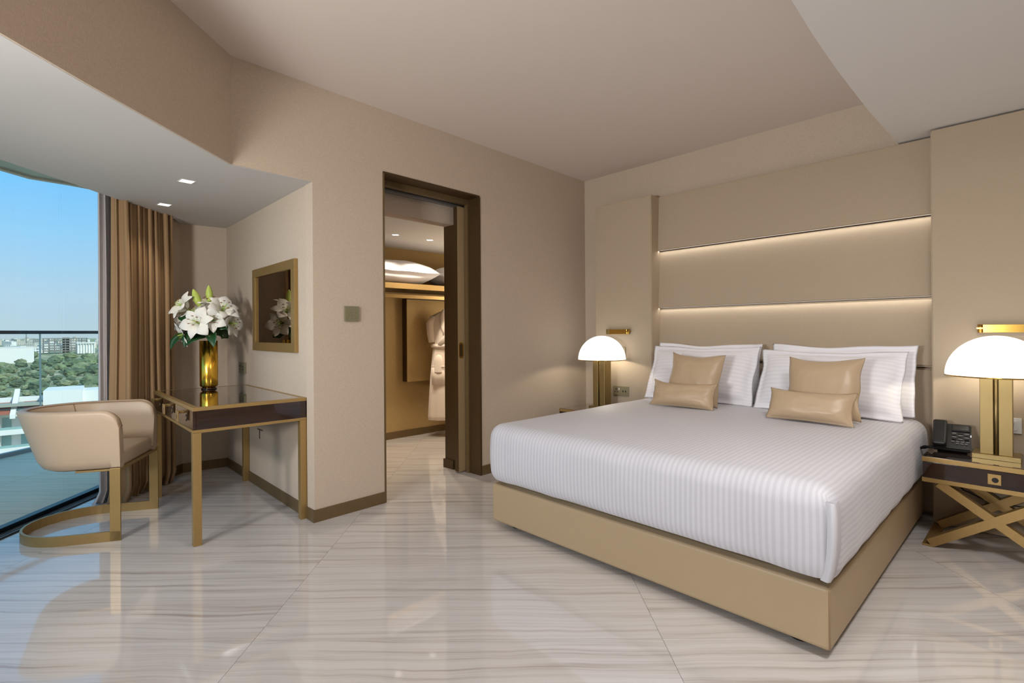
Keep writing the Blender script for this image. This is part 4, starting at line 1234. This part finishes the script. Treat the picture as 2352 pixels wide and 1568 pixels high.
spot('closet_spot', (-4.366, 2.600, 2.125), (-4.40, 2.600, 0), 52, WARM, 108, 0.7)
spot('closet_spot', (-4.378, 3.008, 2.125), (-4.40, 3.008, 0), 52, WARM, 108, 0.7)

# ------------------------------------------------------------------ closet contents
shf = empty('closet_shelf', (-4.80, 3.0, 1.64)); tag(shf, 'gold edged shelf across the closet carrying the spare pillows', 'shelf')
def cl(o): off(o, (-4.80, 3.0, 1.64)); return o
cl(box('shelf_board', (-5.05, 1.47, 1.640), (-4.556, 4.21, 1.692), MT['bronzedark'], shf))
cl(box('front_edge', (-4.556, 1.47, 1.639), (-4.550, 4.21, 1.695), MT['gold'], shf))
rod = tag(box('hanging_rail', (-4.715, 1.47, 1.552), (-4.685, 4.21, 1.592), MT['gold'], None, bev=0.002), 'flat gold clothes rail under the closet shelf', 'rail')
wp = empty('closet_divider', (-5.0, 3.5, 0)); tag(wp, 'gold fabric covered panel projecting from the closet back wall behind the robe', 'panel')
off(box('panel_face', (-4.962, 3.088, 0.634), (-4.95, 4.05, 1.572), MT['closet'], wp), (-5.0, 3.5, 0))
off(box('panel_side', (-5.05, 3.088, 0.634), (-4.962, 4.05, 1.572), MT['bronzedark'], wp), (-5.0, 3.5, 0))
off(box('top_rail', (-4.95, 3.09, 1.560), (-4.945, 4.05, 1.568), MT['blackmat'], wp), (-5.0, 3.5, 0))
off(box('clip', (-4.950, 3.10, 1.575), (-4.944, 3.14, 1.584), MT['alu'], wp), (-5.0, 3.5, 0))
for lbl, loc, w_, l_, h_, yw_, sd in (('large white spare pillow lying on the closet shelf', (-4.775, 2.83, 1.745), 0.42, 0.95, 0.25, 88, 2.7), ('white spare pillow lying on the closet shelf, further right behind the door edge', (-4.79, 3.62, 1.735), 0.42, 0.62, 0.24, 93, 5.5)):
    me = pillow_mesh('spare_pillow', l_, w_, h_, 0.02, 0.05, sd)
    me.transform(Matrix.Translation((0, 0, -w_ / 2)))
    me.transform(Matrix.Rotation(R(-90), 4, 'X'))
    o = link('spare_pillow', me, MT['pillow']); o.rotation_euler = (0, 0, R(yw_))
    o.location = (loc[0], loc[1], 0); o.location.z = 1.695 - min(v_.co.z for v_ in me.vertices)
    tag(o, lbl, 'pillow', 'spare pillows')

# bathrobe on a hanger, front turned to the doorway
RC = Vector((-4.700, 3.500, 0)); RF = Vector((0.74, -0.67, 0)); RS = Vector((0.67, 0.74, 0))   # facing / sideways
hg = empty('coat_hanger', (RC.x, RC.y, 1.44)); tag(hg, 'metal coat hanger carrying the white robe', 'hanger')
def rp(s, f, z): return RC + RS * s + RF * f + Vector((0, 0, z))
H0 = Vector((RC.x, RC.y, 1.44))
hk = [rp(0, 0, 1.455), rp(0, 0, 1.53)] + [rp(0.028 * math.sin(a) * -1, 0, 1.565 - 0.0 + 0.036 * (1 - math.cos(a)) / 2 * 1.2) for a in (0.4, 0.9, 1.5, 2.2, 2.8)]
tube('hook', [p - H0 for p in hk], 0.0028, MT['alu'], hg, 8)
tube('arm', [p - H0 for p in (rp(-0.20, 0, 1.375), rp(-0.12, 0, 1.415), rp(0, 0, 1.452), rp(0.12, 0, 1.415), rp(0.20, 0, 1.375))], 0.007, MT['alu'], hg, 8)
rb = empty('bathrobe', (RC.x, RC.y, 0.2)); tag(rb, 'white terry bathrobe hanging on the closet rail', 'bathrobe')
RB0 = Vector((RC.x, RC.y, 0.2))
secs = [(0.195, 0.250, 0.095), (0.24, 0.252, 0.100), (0.45, 0.245, 0.098), (0.70, 0.228, 0.092), (0.92, 0.205, 0.086), (1.035, 0.190, 0.080), (1.12, 0.205, 0.085), (1.22, 0.222, 0.085), (1.31, 0.232, 0.072), (1.37, 0.200, 0.058), (1.41, 0.130, 0.050), (1.445, 0.065, 0.045)]
vs, fs = [], []
NS = 56
for z, a, b in secs:
    for i in range(NS):
        t = 2 * math.pi * i / NS
        fold = 1 + 0.05 * math.sin(7 * t + z * 3) * max(0, 1 - z / 1.1) + 0.02 * math.sin(13 * t)
        p = rp(a * math.copysign(abs(math.cos(t)) ** 0.8, math.cos(t)) * fold, b * math.copysign(abs(math.sin(t)) ** 0.9, math.sin(t)) * fold, z) - RB0
        vs.append(p)
for k in range(len(secs) - 1):
    for i in range(NS):
        j = (i + 1) % NS
        fs.append((k * NS + i, k * NS + j, (k + 1) * NS + j, (k + 1) * NS + i))
fs.append(tuple(range(NS)))
from_py('robe_body', vs, fs, MT['robe'], rb, True)
for s in (-1, 1):   # sleeves
    pts = [rp(s * 0.185, 0.0, 1.365), rp(s * 0.235, 0.0, 1.28), rp(s * 0.262, 0.01, 1.10), rp(s * 0.262, 0.012, 0.93), rp(s * 0.256, 0.015, 0.80)]
    if s < 0: pts = [rp(-0.180, 0.0, 1.360), rp(-0.222, 0.02, 1.28), rp(-0.215, 0.03, 1.17), rp(-0.205, 0.035, 1.075)]
    tube('sleeve', [p - RB0 for p in pts], [0.052, 0.062, 0.058, 0.056, 0.058][:len(pts)] if s > 0 else [0.045, 0.050, 0.045, 0.036], MT['robe'], rb, 14)
# lapels crossing to the waist
def strip(name, pts, wid, off_, mat, par):
    vs, fs = [], []
    n = len(pts)
    for i, (s, f, z) in enumerate(pts):
        s2, f2, z2 = pts[min(i + 1, n - 1)]; s1, f1, z1 = pts[max(i - 1, 0)]
        d_ = Vector((s2 - s1, z2 - z1)).normalized(); q = Vector((-d_.y, d_.x)) * wid / 2
        for sg, ex in ((-1, 0.0), (-0.5, 0.010), (0.5, 0.010), (1, 0.0)):
            vs.append(rp(s + q.x * sg, f + off_ + ex, z + q.y * sg) - RB0)
    for i in range(n - 1):
        for k in range(3): fs.append((i * 4 + k, i * 4 + k + 1, (i + 1) * 4 + k + 1, (i + 1) * 4 + k))
    o = from_py(name, vs, fs, mat, par, True); sm = o.modifiers.new('t', 'SOLIDIFY'); sm.thickness = 0.006
    return o
strip('lapel', [(-0.045, 0.035, 1.44), (-0.075, 0.068, 1.36), (-0.06, 0.088, 1.25), (-0.02, 0.092, 1.14), (0.05, 0.086, 1.04)], 0.075, 0.004, MT['robe'], rb)
strip('lapel', [(0.045, 0.035, 1.44), (0.075, 0.072, 1.36), (0.05, 0.092, 1.25), (-0.03, 0.097, 1.13), (-0.11, 0.086, 1.04)], 0.075, 0.008, MT['robe'], rb)
bpts = []
for i in range(41):
    t = 2 * math.pi * i / 40
    bpts.append(rp(0.204 * math.cos(t), 0.094 * math.sin(t), 1.035 + 0.004 * math.sin(5 * t)) - RB0)
tube('belt', bpts, 0.022, MT['robe'], rb, 8)
pk = strip('pocket', [(-0.125, 0.075, 0.80), (-0.120, 0.083, 0.71), (-0.118, 0.085, 0.60)], 0.165, 0.012, MT['robe'], rb)
tube('pocket_hem', [rp(-0.205, 0.062, 0.802) - RB0, rp(-0.125, 0.100, 0.805) - RB0, rp(-0.045, 0.108, 0.802) - RB0], 0.010, MT['robe'], rb, 6)
em = pm('embroidery', lin(168, 132, 84), 0.7)
for s, z, w_, h_ in ((-0.048, 1.205, 0.006, 0.014), (-0.040, 1.212, 0.006, 0.010), (-0.032, 1.206, 0.006, 0.013), (-0.065, 1.188, 0.012, 0.005), (-0.046, 1.188, 0.014, 0.005), (-0.026, 1.188, 0.012, 0.005)):
    c_ = rp(s, 0.108, z) - RB0
    q = [c_ + RS * sx * w_ / 2 + Vector((0, 0, sz * h_ / 2)) for sx, sz in ((-1, -1), (1, -1), (1, 1), (-1, 1))]
    o = from_py('emblem_stitch', q + [p + RF * 0.002 for p in q], [(3, 2, 1, 0), (4, 5, 6, 7), (0, 1, 5, 4), (1, 2, 6, 5), (2, 3, 7, 6), (3, 0, 4, 7)], em, rb)
slp = empty('slipper', (RC.x, RC.y, 0.70)); tag(slp, 'white towelling slipper tucked in the robe pocket', 'slipper')
vs, fs = [], []
n1, n2 = 14, 20
for i in range(n1 + 1):
    t = i / n1
    z = 0.74 + 0.20 * t
    w_ = 0.048 * (1 - max(0, (t - 0.45) / 0.55) ** 2.4) ** 0.5 + 0.001
    for k in range(n2):
        a = 2 * math.pi * k / n2
        vs.append(rp(-0.125 + w_ * math.cos(a), 0.094 + 0.022 * (w_ / 0.049) * math.sin(a), z) - Vector((RC.x, RC.y, 0.70)))
for i in range(n1):
    for k in range(n2):
        j = (k + 1) % n2
        fs.append((i * n2 + k, i * n2 + j, (i + 1) * n2 + j, (i + 1) * n2 + k))
fs.append(tuple(n1 * n2 + k for k in range(n2)))
from_py('slipper_upper', vs, fs, MT['robe'], slp, True)

# ------------------------------------------------------------------ balcony
def bx_(d, l): return (fw.x * d + rt0.x * l, fw.y * d + rt0.y * l)      # depth / lateral from the camera spot
DZ = -0.03
edge_a, edge_b = Vector((-7.164, -0.204)), Vector((-7.352, 0.010))
ed = (edge_b - edge_a).normalized()
def be(s, t=0.0):
    n_ = Vector((-ed.y, ed.x))
    if n_.x > 0: n_ = -n_
    p = edge_a + ed * s + n_ * t
    return (p.x, p.y)
deck_poly = [be(-5.5), gl(5.3, 0.20), gl(-1.2, 0.20), be(3.2)]
if sum((deck_poly[(i + 1) % 4][0] - deck_poly[i][0]) * (deck_poly[(i + 1) % 4][1] + deck_poly[i][1]) for i in range(4)) > 0: deck_poly.reverse()
deck = tag(prism('floor_balcony', deck_poly, -0.30, DZ - 0.004, MT['grout']), kind='structure')
tiles(deck, deck_poly, -1.006, 1.957, 1.575, 0.785, DZ, 0.003, MT['decktile'], gap=0.002)
# slab of the balcony above
slab = [(-6.0, -0.9), (-6.085, -0.16), (-6.25, 0.026), (-6.274, 0.292), (-6.6, 1.6), (-5.25, 0.9), (-5.0, 0.60), (-3.2, -0.85), (-1.2, -2.7), (-2.6, -4.0)]
slabo = empty('ceiling_balcony'); tag(slabo, kind='structure')
smat = pm('balcony underside', lin(168, 176, 160), 0.8)
prism('slab', slab, 2.605, 2.80, smat, slabo)
ribbon('edge_lip', [(-5.85, -1.6), (-6.0, -0.9), (-6.085, -0.16), (-6.25, 0.026), (-6.274, 0.292), (-6.6, 1.6)], 0.03, 2.585, 2.84, pm('slab edge', lin(176, 168, 150), 0.7), slabo)
# glass balustrade
bal = empty('balustrade', be(0) + (DZ,)); tag(bal, 'glass balcony balustrade with a dark metal handrail outside the window', 'balustrade')
B0 = Vector(be(0) + (DZ,))
def bal_piece(name, s0, s1, t0, t1, z0, z1, mat):
    o = prism(name, [be(s0, t0), be(s1, t0), be(s1, t1), be(s0, t1)], z0, z1, MT[mat], bal); off(o, B0); return o
RZ = 1.236
bal_piece('handrail', -5.4, 3.1, -0.025, 0.025, RZ - 0.035, RZ, 'track')
bal_piece('bottom_channel', -5.4, 3.1, -0.025, 0.025, DZ, DZ + 0.04, 'alu')
ss = -5.4
import itertools
joint = 0.40
cuts = [joint - 1.9 * k for k in range(3, -1, -1)] + [joint + 1.9]
cuts = [c for c in cuts if -5.4 <= c <= 3.1]
cuts = [-5.4] + cuts + [3.1]
for a_, b_ in zip(cuts, cuts[1:]):
    bal_piece('glass_panel', a_ + 0.008, b_ - 0.008, -0.006, 0.006, DZ + 0.035, RZ - 0.03, 'bglass')
for c in cuts[1:-1]:
    bal_piece('joint_strip', c - 0.006, c + 0.006, -0.005, 0.005, DZ + 0.035, RZ - 0.03, 'glassedge')

# ------------------------------------------------------------------ landscape below the balcony
def site(d, px, z=0.0):
    """a spot on the land: distance ahead d, bearing given as offset/distance"""
    l = d * px
    return Vector((fw.x * d + rt0.x * l, fw.y * d + rt0.y * l, z))
def ground_mat(name, c1, c2, c3, sc):
    m, nt, b = node_mat(name)
    g = nt.nodes.new('ShaderNodeNewGeometry'); n = nt.nodes.new('ShaderNodeTexNoise'); n.inputs['Scale'].default_value = sc; n.inputs['Detail'].default_value = 6
    r = nt.nodes.new('ShaderNodeValToRGB'); e = r.color_ramp.elements; e[0].color = c1; e[1].color = c3; e[0].position = 0.38; e[1].position = 0.66
    k = e.new(0.52); k.color = c2
    nt.links.new(g.outputs['Position'], n.inputs['Vector']); nt.links.new(n.outputs['Fac'], r.inputs[0]); nt.links.new(r.outputs[0], b.inputs['Base Color'])
    b.inputs['Roughness'].default_value = 0.95
    return m
GZ = -28.0
gmat = ground_mat('scrub', lin(120, 134, 96), lin(146, 152, 112), lin(204, 188, 152), 0.05)
def gheight(d, q):
    h = GZ
    if d > 150: h += 9 * min(1, (d - 150) / 450) * 0.35
    if d > 420: h += 3.0 * min(1, (d - 420) / 200)
    h += 1.6 * noise.noise(Vector((d * 0.012, q * 5, 0))) if 60 < d < 800 else 0
    return h
vs, fs = [], []
ds = [30, 60, 90, 130, 170, 210, 250, 290, 330, 370, 420, 480, 560, 680, 850, 1100, 1500, 2100, 3000, 4200]
qs = [-2.2, -1.9, -1.7, -1.5, -1.35, -1.2, -1.1, -1.0, -0.9, -0.8, -0.7, -0.55, -0.4, -0.2]
for d_ in ds:
    for q in qs: vs.append(site(d_, q, gheight(d_, q)))
for i in range(len(ds) - 1):
    for k in range(len(qs) - 1):
        fs.append((i * len(qs) + k, i * len(qs) + k + 1, (i + 1) * len(qs) + k + 1, (i + 1) * len(qs) + k))
tag(from_py('land', vs, fs, gmat, None, True), kind='structure')
# ridge on the horizon, haze painted into its pale colour
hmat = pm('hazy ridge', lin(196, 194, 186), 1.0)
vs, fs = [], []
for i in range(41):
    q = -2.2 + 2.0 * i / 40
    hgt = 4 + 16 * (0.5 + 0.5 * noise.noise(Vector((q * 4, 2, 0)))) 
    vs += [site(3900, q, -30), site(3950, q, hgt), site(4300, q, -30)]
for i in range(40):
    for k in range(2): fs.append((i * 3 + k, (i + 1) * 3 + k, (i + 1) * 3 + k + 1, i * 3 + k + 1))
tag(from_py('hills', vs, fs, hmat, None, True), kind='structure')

# trees
tmats = [pm('foliage %d' % i, c, 0.9, var=0.45, bscale=0.9) for i, c in enumerate((lin(98, 116, 80), lin(118, 132, 92), lin(86, 104, 74), lin(132, 140, 104)))]  # foliage colours lightened to stand in for distance haze
tmesh = []
for i in range(6):
    bm = bmesh.new(); bmesh.ops.create_icosphere(bm, subdivisions=3, radius=1.0)
    for v_ in bm.verts:
        n_ = noise.noise(v_.co * 2.1 + Vector((i * 5, 0, 0))) * 0.34 + noise.noise(v_.co * 5 + Vector((i * 9, 3, 0))) * 0.22
        v_.co *= 1 + n_
        v_.co.z = v_.co.z * 0.72 + 0.55
    for f in bm.faces: f.smooth = False
    r_ = bmesh.ops.create_cone(bm, cap_ends=True, segments=6, radius1=0.10, radius2=0.07, depth=0.9)
    bmesh.ops.translate(bm, vec=(0, 0, -0.3), verts=r_['verts'])
    me = bpy.data.meshes.new('tree'); bm.to_mesh(me); bm.free(); me.materials.append(tmats[i % 4]); tmesh.append(me)
rnd = random.Random(21)
TAKEN = []
_h = site(485, -1.005); TAKEN.append((_h.x, _h.y, 30))
def free(d_, q, r_):
    p = site(d_, q)
    for x, y, k in TAKEN:
        if (p.x - x) ** 2 + (p.y - y) ** 2 < (r_ + k) ** 2: return False
    TAKEN.append((p.x, p.y, r_)); return True
def tree(d_, q, s, k):
    z = gheight(d_, q)
    o = bpy.data.objects.new('tree', tmesh[k % 6]); COL.objects.link(o)
    o.location = site(d_, q, z + 0.12 * s); o.scale = (s * rnd.uniform(0.9, 1.2), s * rnd.uniform(0.9, 1.2), s * rnd.uniform(0.8, 1.05)); o.rotation_euler = (0, 0, rnd.uniform(0, 6.28))
    tag(o, 'rounded green tree on the wooded slope beyond the balcony', 'tree', 'trees on the slope')
for i in range(460):
    d_ = rnd.uniform(235, 520); q = rnd.uniform(-1.18, -0.66)
    s_ = rnd.uniform(2.6, 5.2) if d_ > 330 else rnd.uniform(1.8, 3.8)
    if free(d_, q, s_ * 1.5): tree(d_, q, s_, i)
for i in range(200):
    d_ = rnd.uniform(225, 400); q = rnd.uniform(-1.05, -0.79); s_ = rnd.uniform(1.0, 2.0)
    if free(d_, q, s_ * 1.4): tree(d_, q, s_, i)
for i in range(120):
    d_ = rnd.uniform(440, 540); q = rnd.uniform(-1.0, -0.74)
    s_ = rnd.uniform(4.5, 6.5)
    if free(d_, q, s_ * 1.5): tree(d_, q, s_, i)

# distant town
for d_, q, r_ in ((485, -1.005, 34), (610, -0.958, 20), (660, -0.878, 32), (640, -0.838, 16)): free(d_, q, r_) or TAKEN.append((site(d_, q).x, site(d_, q).y, r_))
wmat = [pm('town wall %d' % i, c, 0.9) for i, c in enumerate((lin(232, 230, 224), lin(222, 214, 200), lin(240, 238, 234), lin(206, 196, 182)))]
winm = pm('town windows', lin(120, 130, 136), 0.4)
def block_mesh(w, dp, h, floors, bays, mi, name='town_house'):
    bm = bmesh.new()
    bbox(bm, (-w / 2, -dp / 2, 0), (w / 2, dp / 2, h))
    bbox(bm, (-w / 2 - 0.2, -dp / 2 - 0.2, h), (w / 2 + 0.2, dp / 2 + 0.2, h + 0.5))
    nf0 = len(bm.faces)
    for f_ in range(floors):
        for b_ in range(bays):
            cx_ = -w / 2 + (b_ + 0.5) * w / bays; cz = (f_ + 0.5) * h / floors
            for sy in (-1, 1):
                y0 = sy * dp / 2
                bbox(bm, (cx_ - w / bays * 0.3, min(y0, y0 + sy * 0.12), cz - h / floors * 0.25), (cx_ + w / bays * 0.3, max(y0, y0 + sy * 0.12), cz + h / floors * 0.25))
    bm.faces.ensure_lookup_table()
    for i, f in enumerate(bm.faces):
        if i >= nf0: f.material_index = 1
    bmesh.ops.recalc_face_normals(bm, faces=bm.faces)
    me = bpy.data.meshes.new(name); bm.to_mesh(me); bm.free()
    me.materials.append(wmat[mi]); me.materials.append(winm)
    return me
variants = [block_mesh(16, 11, 9, 3, 5, 0), block_mesh(22, 12, 12, 4, 6, 1), block_mesh(12, 10, 7, 2, 3, 2), block_mesh(30, 13, 9, 3, 8, 2), block_mesh(14, 12, 15, 5, 4, 3), block_mesh(18, 11, 6, 2, 5, 0)]
FACE = math.atan2(-fw.x, fw.y)
for i in range(430):
    d_ = 640 + 2300 * rnd.random() ** 1.6; q = rnd.uniform(-1.16, -0.66)
    if not free(d_, q, 15): continue
    o = bpy.data.objects.new('town_house', variants[i % 6]); COL.objects.link(o)
    sc_ = rnd.uniform(0.65, 1.0)
    o.location = site(d_, q, gheight(d_, q) - 0.2 + (0 if d_ < 900 else 0)); o.scale = (sc_, sc_, sc_ * rnd.uniform(0.8, 1.2)); o.rotation_euler = (0, 0, FACE + rnd.uniform(-0.6, 0.9))
    tag(o, 'small pale flat-roofed building in the distant town', 'building', 'buildings of the distant town')
def town(d_, q, me, label, name, rz=0.0, dz=0.0):
    o = bpy.data.objects.new(name, me); COL.objects.link(o); o.location = site(d_, q, gheight(d_, q) + dz); o.rotation_euler = (0, 0, FACE + rz); tag(o, label, 'building'); return o
town(485, -1.005, block_mesh(46, 20, 15, 0, 0, 2, 'white_hall'), 'large plain white building at the edge of the trees, far left', 'white_hall', 0.75)
town(610, -0.958, block_mesh(26, 14, 9, 3, 7, 2, 'white_hall'), 'white flat-roofed building beside the balustrade joint', 'white_hall', 0.75)
# concrete frame under construction
cf = empty('concrete_frame', site(660, -0.878, gheight(660, -0.88)), FACE + 0.72); tag(cf, 'grey open concrete building frame under construction beyond the trees', 'building')
cm = pm('raw concrete', lin(140, 136, 130), 0.9)
for f_ in range(6): box('floor_slab', (-22, -9, 2.2 + f_ * 3.2), (22, 9, 3.2 + f_ * 3.2), cm, cf)
for c_ in range(9):
    for y in (-8.4, 7.6): box('column', (-21.6 + c_ * 5.3, y, 0), (-20.8 + c_ * 5.3, y + 0.8, 18.6), cm, cf)
box('core', (-3, -2, 0), (4, 3, 20.0), cm, cf)
cb = empty('columned_building', site(640, -0.838, gheight(640, -0.84)), FACE + 0.75); tag(cb, 'white building with tall columns beside the drape, beyond the trees', 'building')
box('hall', (-8.5, -4, 0), (8.5, 7, 12.5), wmat[2], cb)
box('roof', (-9.2, -6.2, 12.5), (9.2, 8, 13.8), wmat[2], cb)
for c_ in range(7): box('column', (-8.3 + c_ * 2.65, -5.8, 0), (-7.6 + c_ * 2.65, -5.1, 12.5), wmat[2], cb)
# tower crane
cr = empty('tower_crane', site(1100, -0.955, gheight(1100, -0.955)), FACE); tag(cr, 'small red and yellow tower crane above the distant town', 'crane')
rm, ym = pm('crane red', lin(186, 84, 64), 0.7), pm('crane yellow', lin(220, 176, 84), 0.7)
box('mast', (-0.5, -0.5, 0), (0.5, 0.5, 30), cm, cr); box('jib', (-6, -1.0, 30), (24, 1.0, 33), rm, cr); box('counter_jib', (-14, -1.0, 30), (-6, 1.0, 33.5), ym, cr)

# ------------------------------------------------------------------ white terraced apartment house below the balcony
ap = empty('apartment_house', site(90, -0.968, -29.4), FACE + R(38)); tag(ap, 'white terraced apartment house with red tiled pergolas just below the balcony', 'building')
aw = pm('apartment white', lin(236, 236, 232), 0.85); ag = pm('apartment glazing', lin(150, 184, 182), 0.25); rt_ = pm('red roof tile', lin(170, 100, 80), 0.85); gr_ = pm('roof screed', lin(160, 164, 150), 0.9)
# local x to the right along the facade, y away
box('tower_block', (3.0, 0.0, 0), (8.4, 9, 20.6), aw, ap)
box('side_block', (8.4, 1.5, 0), (12.0, 8, 20.2), aw, ap)
for f_ in range(6):
    z = 1.2 + f_ * 3.1
    rec = 0.5 * f_
    box('floor_slab', (-15, -2.0 + rec, z - 0.35), (3.4, 6, z), aw, ap)
    box('parapet', (-15, -2.0 + rec, z), (3.2, -1.85 + rec, z + 0.55), aw, ap)
    box('glass_rail', (-15, -1.95 + rec, z + 0.55), (3.0, -1.90 + rec, z + 1.0), ag, ap)
    box('wall', (-15, 1.4 + rec, z), (3.0, 1.7 + rec, z + 2.8), aw, ap)
    for b_ in range(5):
        if f_ < 5: box('window', (-14.2 + b_ * 3.5, 1.30 + rec, z + 0.2), (-12.0 + b_ * 3.5, 1.42 + rec, z + 2.3), ag, ap)
    for b_ in range(3):
        if f_ < 5: box('fin', (-9.4 + b_ * 6.0, -2.0 + rec, z - 0.2), (-8.7 + b_ * 6.0, 1.5 + rec, z + 2.9), aw, ap)
box('roof_deck', (-15, -0.5, 18.2), (3.0, 9, 18.6), gr_, ap)
for x0 in (-13.5, -6.5, 0.2):
    bm = bmesh.new()
    v = [bm.verts.new(p) for p in ((x0, -0.6, 16.9), (x0 + 5.2, -0.6, 16.9), (x0 + 5.2, 3.0, 18.5), (x0, 3.0, 18.5), (x0, -0.6, 17.1), (x0 + 5.2, -0.6, 17.1), (x0 + 5.2, 3.0, 18.7), (x0, 3.0, 18.7))]
    for f in ((3, 2, 1, 0), (4, 5, 6, 7), (0, 1, 5, 4), (1, 2, 6, 5), (2, 3, 7, 6), (3, 0, 4, 7)): bm.faces.new([v[i] for i in f])
    from_bm('tiled_roof', bm, rt_, ap)
for x0 in (-8.3, -1.2):
    bm = bmesh.new()
    v = [bm.verts.new(p) for p in ((x0, -1.2, 16.2), (x0 + 0.7, -1.2, 16.2), (x0 + 0.7, 5.0, 20.2), (x0, 5.0, 20.2), (x0, -1.2, 16.9), (x0 + 0.7, -1.2, 16.9), (x0 + 0.7, 5.0, 20.9), (x0, 5.0, 20.9))]
    for f in ((3, 2, 1, 0), (4, 5, 6, 7), (0, 1, 5, 4), (1, 2, 6, 5), (2, 3, 7, 6), (3, 0, 4, 7)): bm.faces.new([v[i] for i in f])
    from_bm('raking_beam', bm, aw, ap)
lathe('flue', [(0.0, 0), (0.35, 0), (0.35, 3.2), (0.5, 3.2), (0.5, 3.7), (0.0, 3.7)], pm('flue metal', lin(120, 120, 116), 0.5, 0.5), ap, 16, (-4.6, 3.5, 18.6))
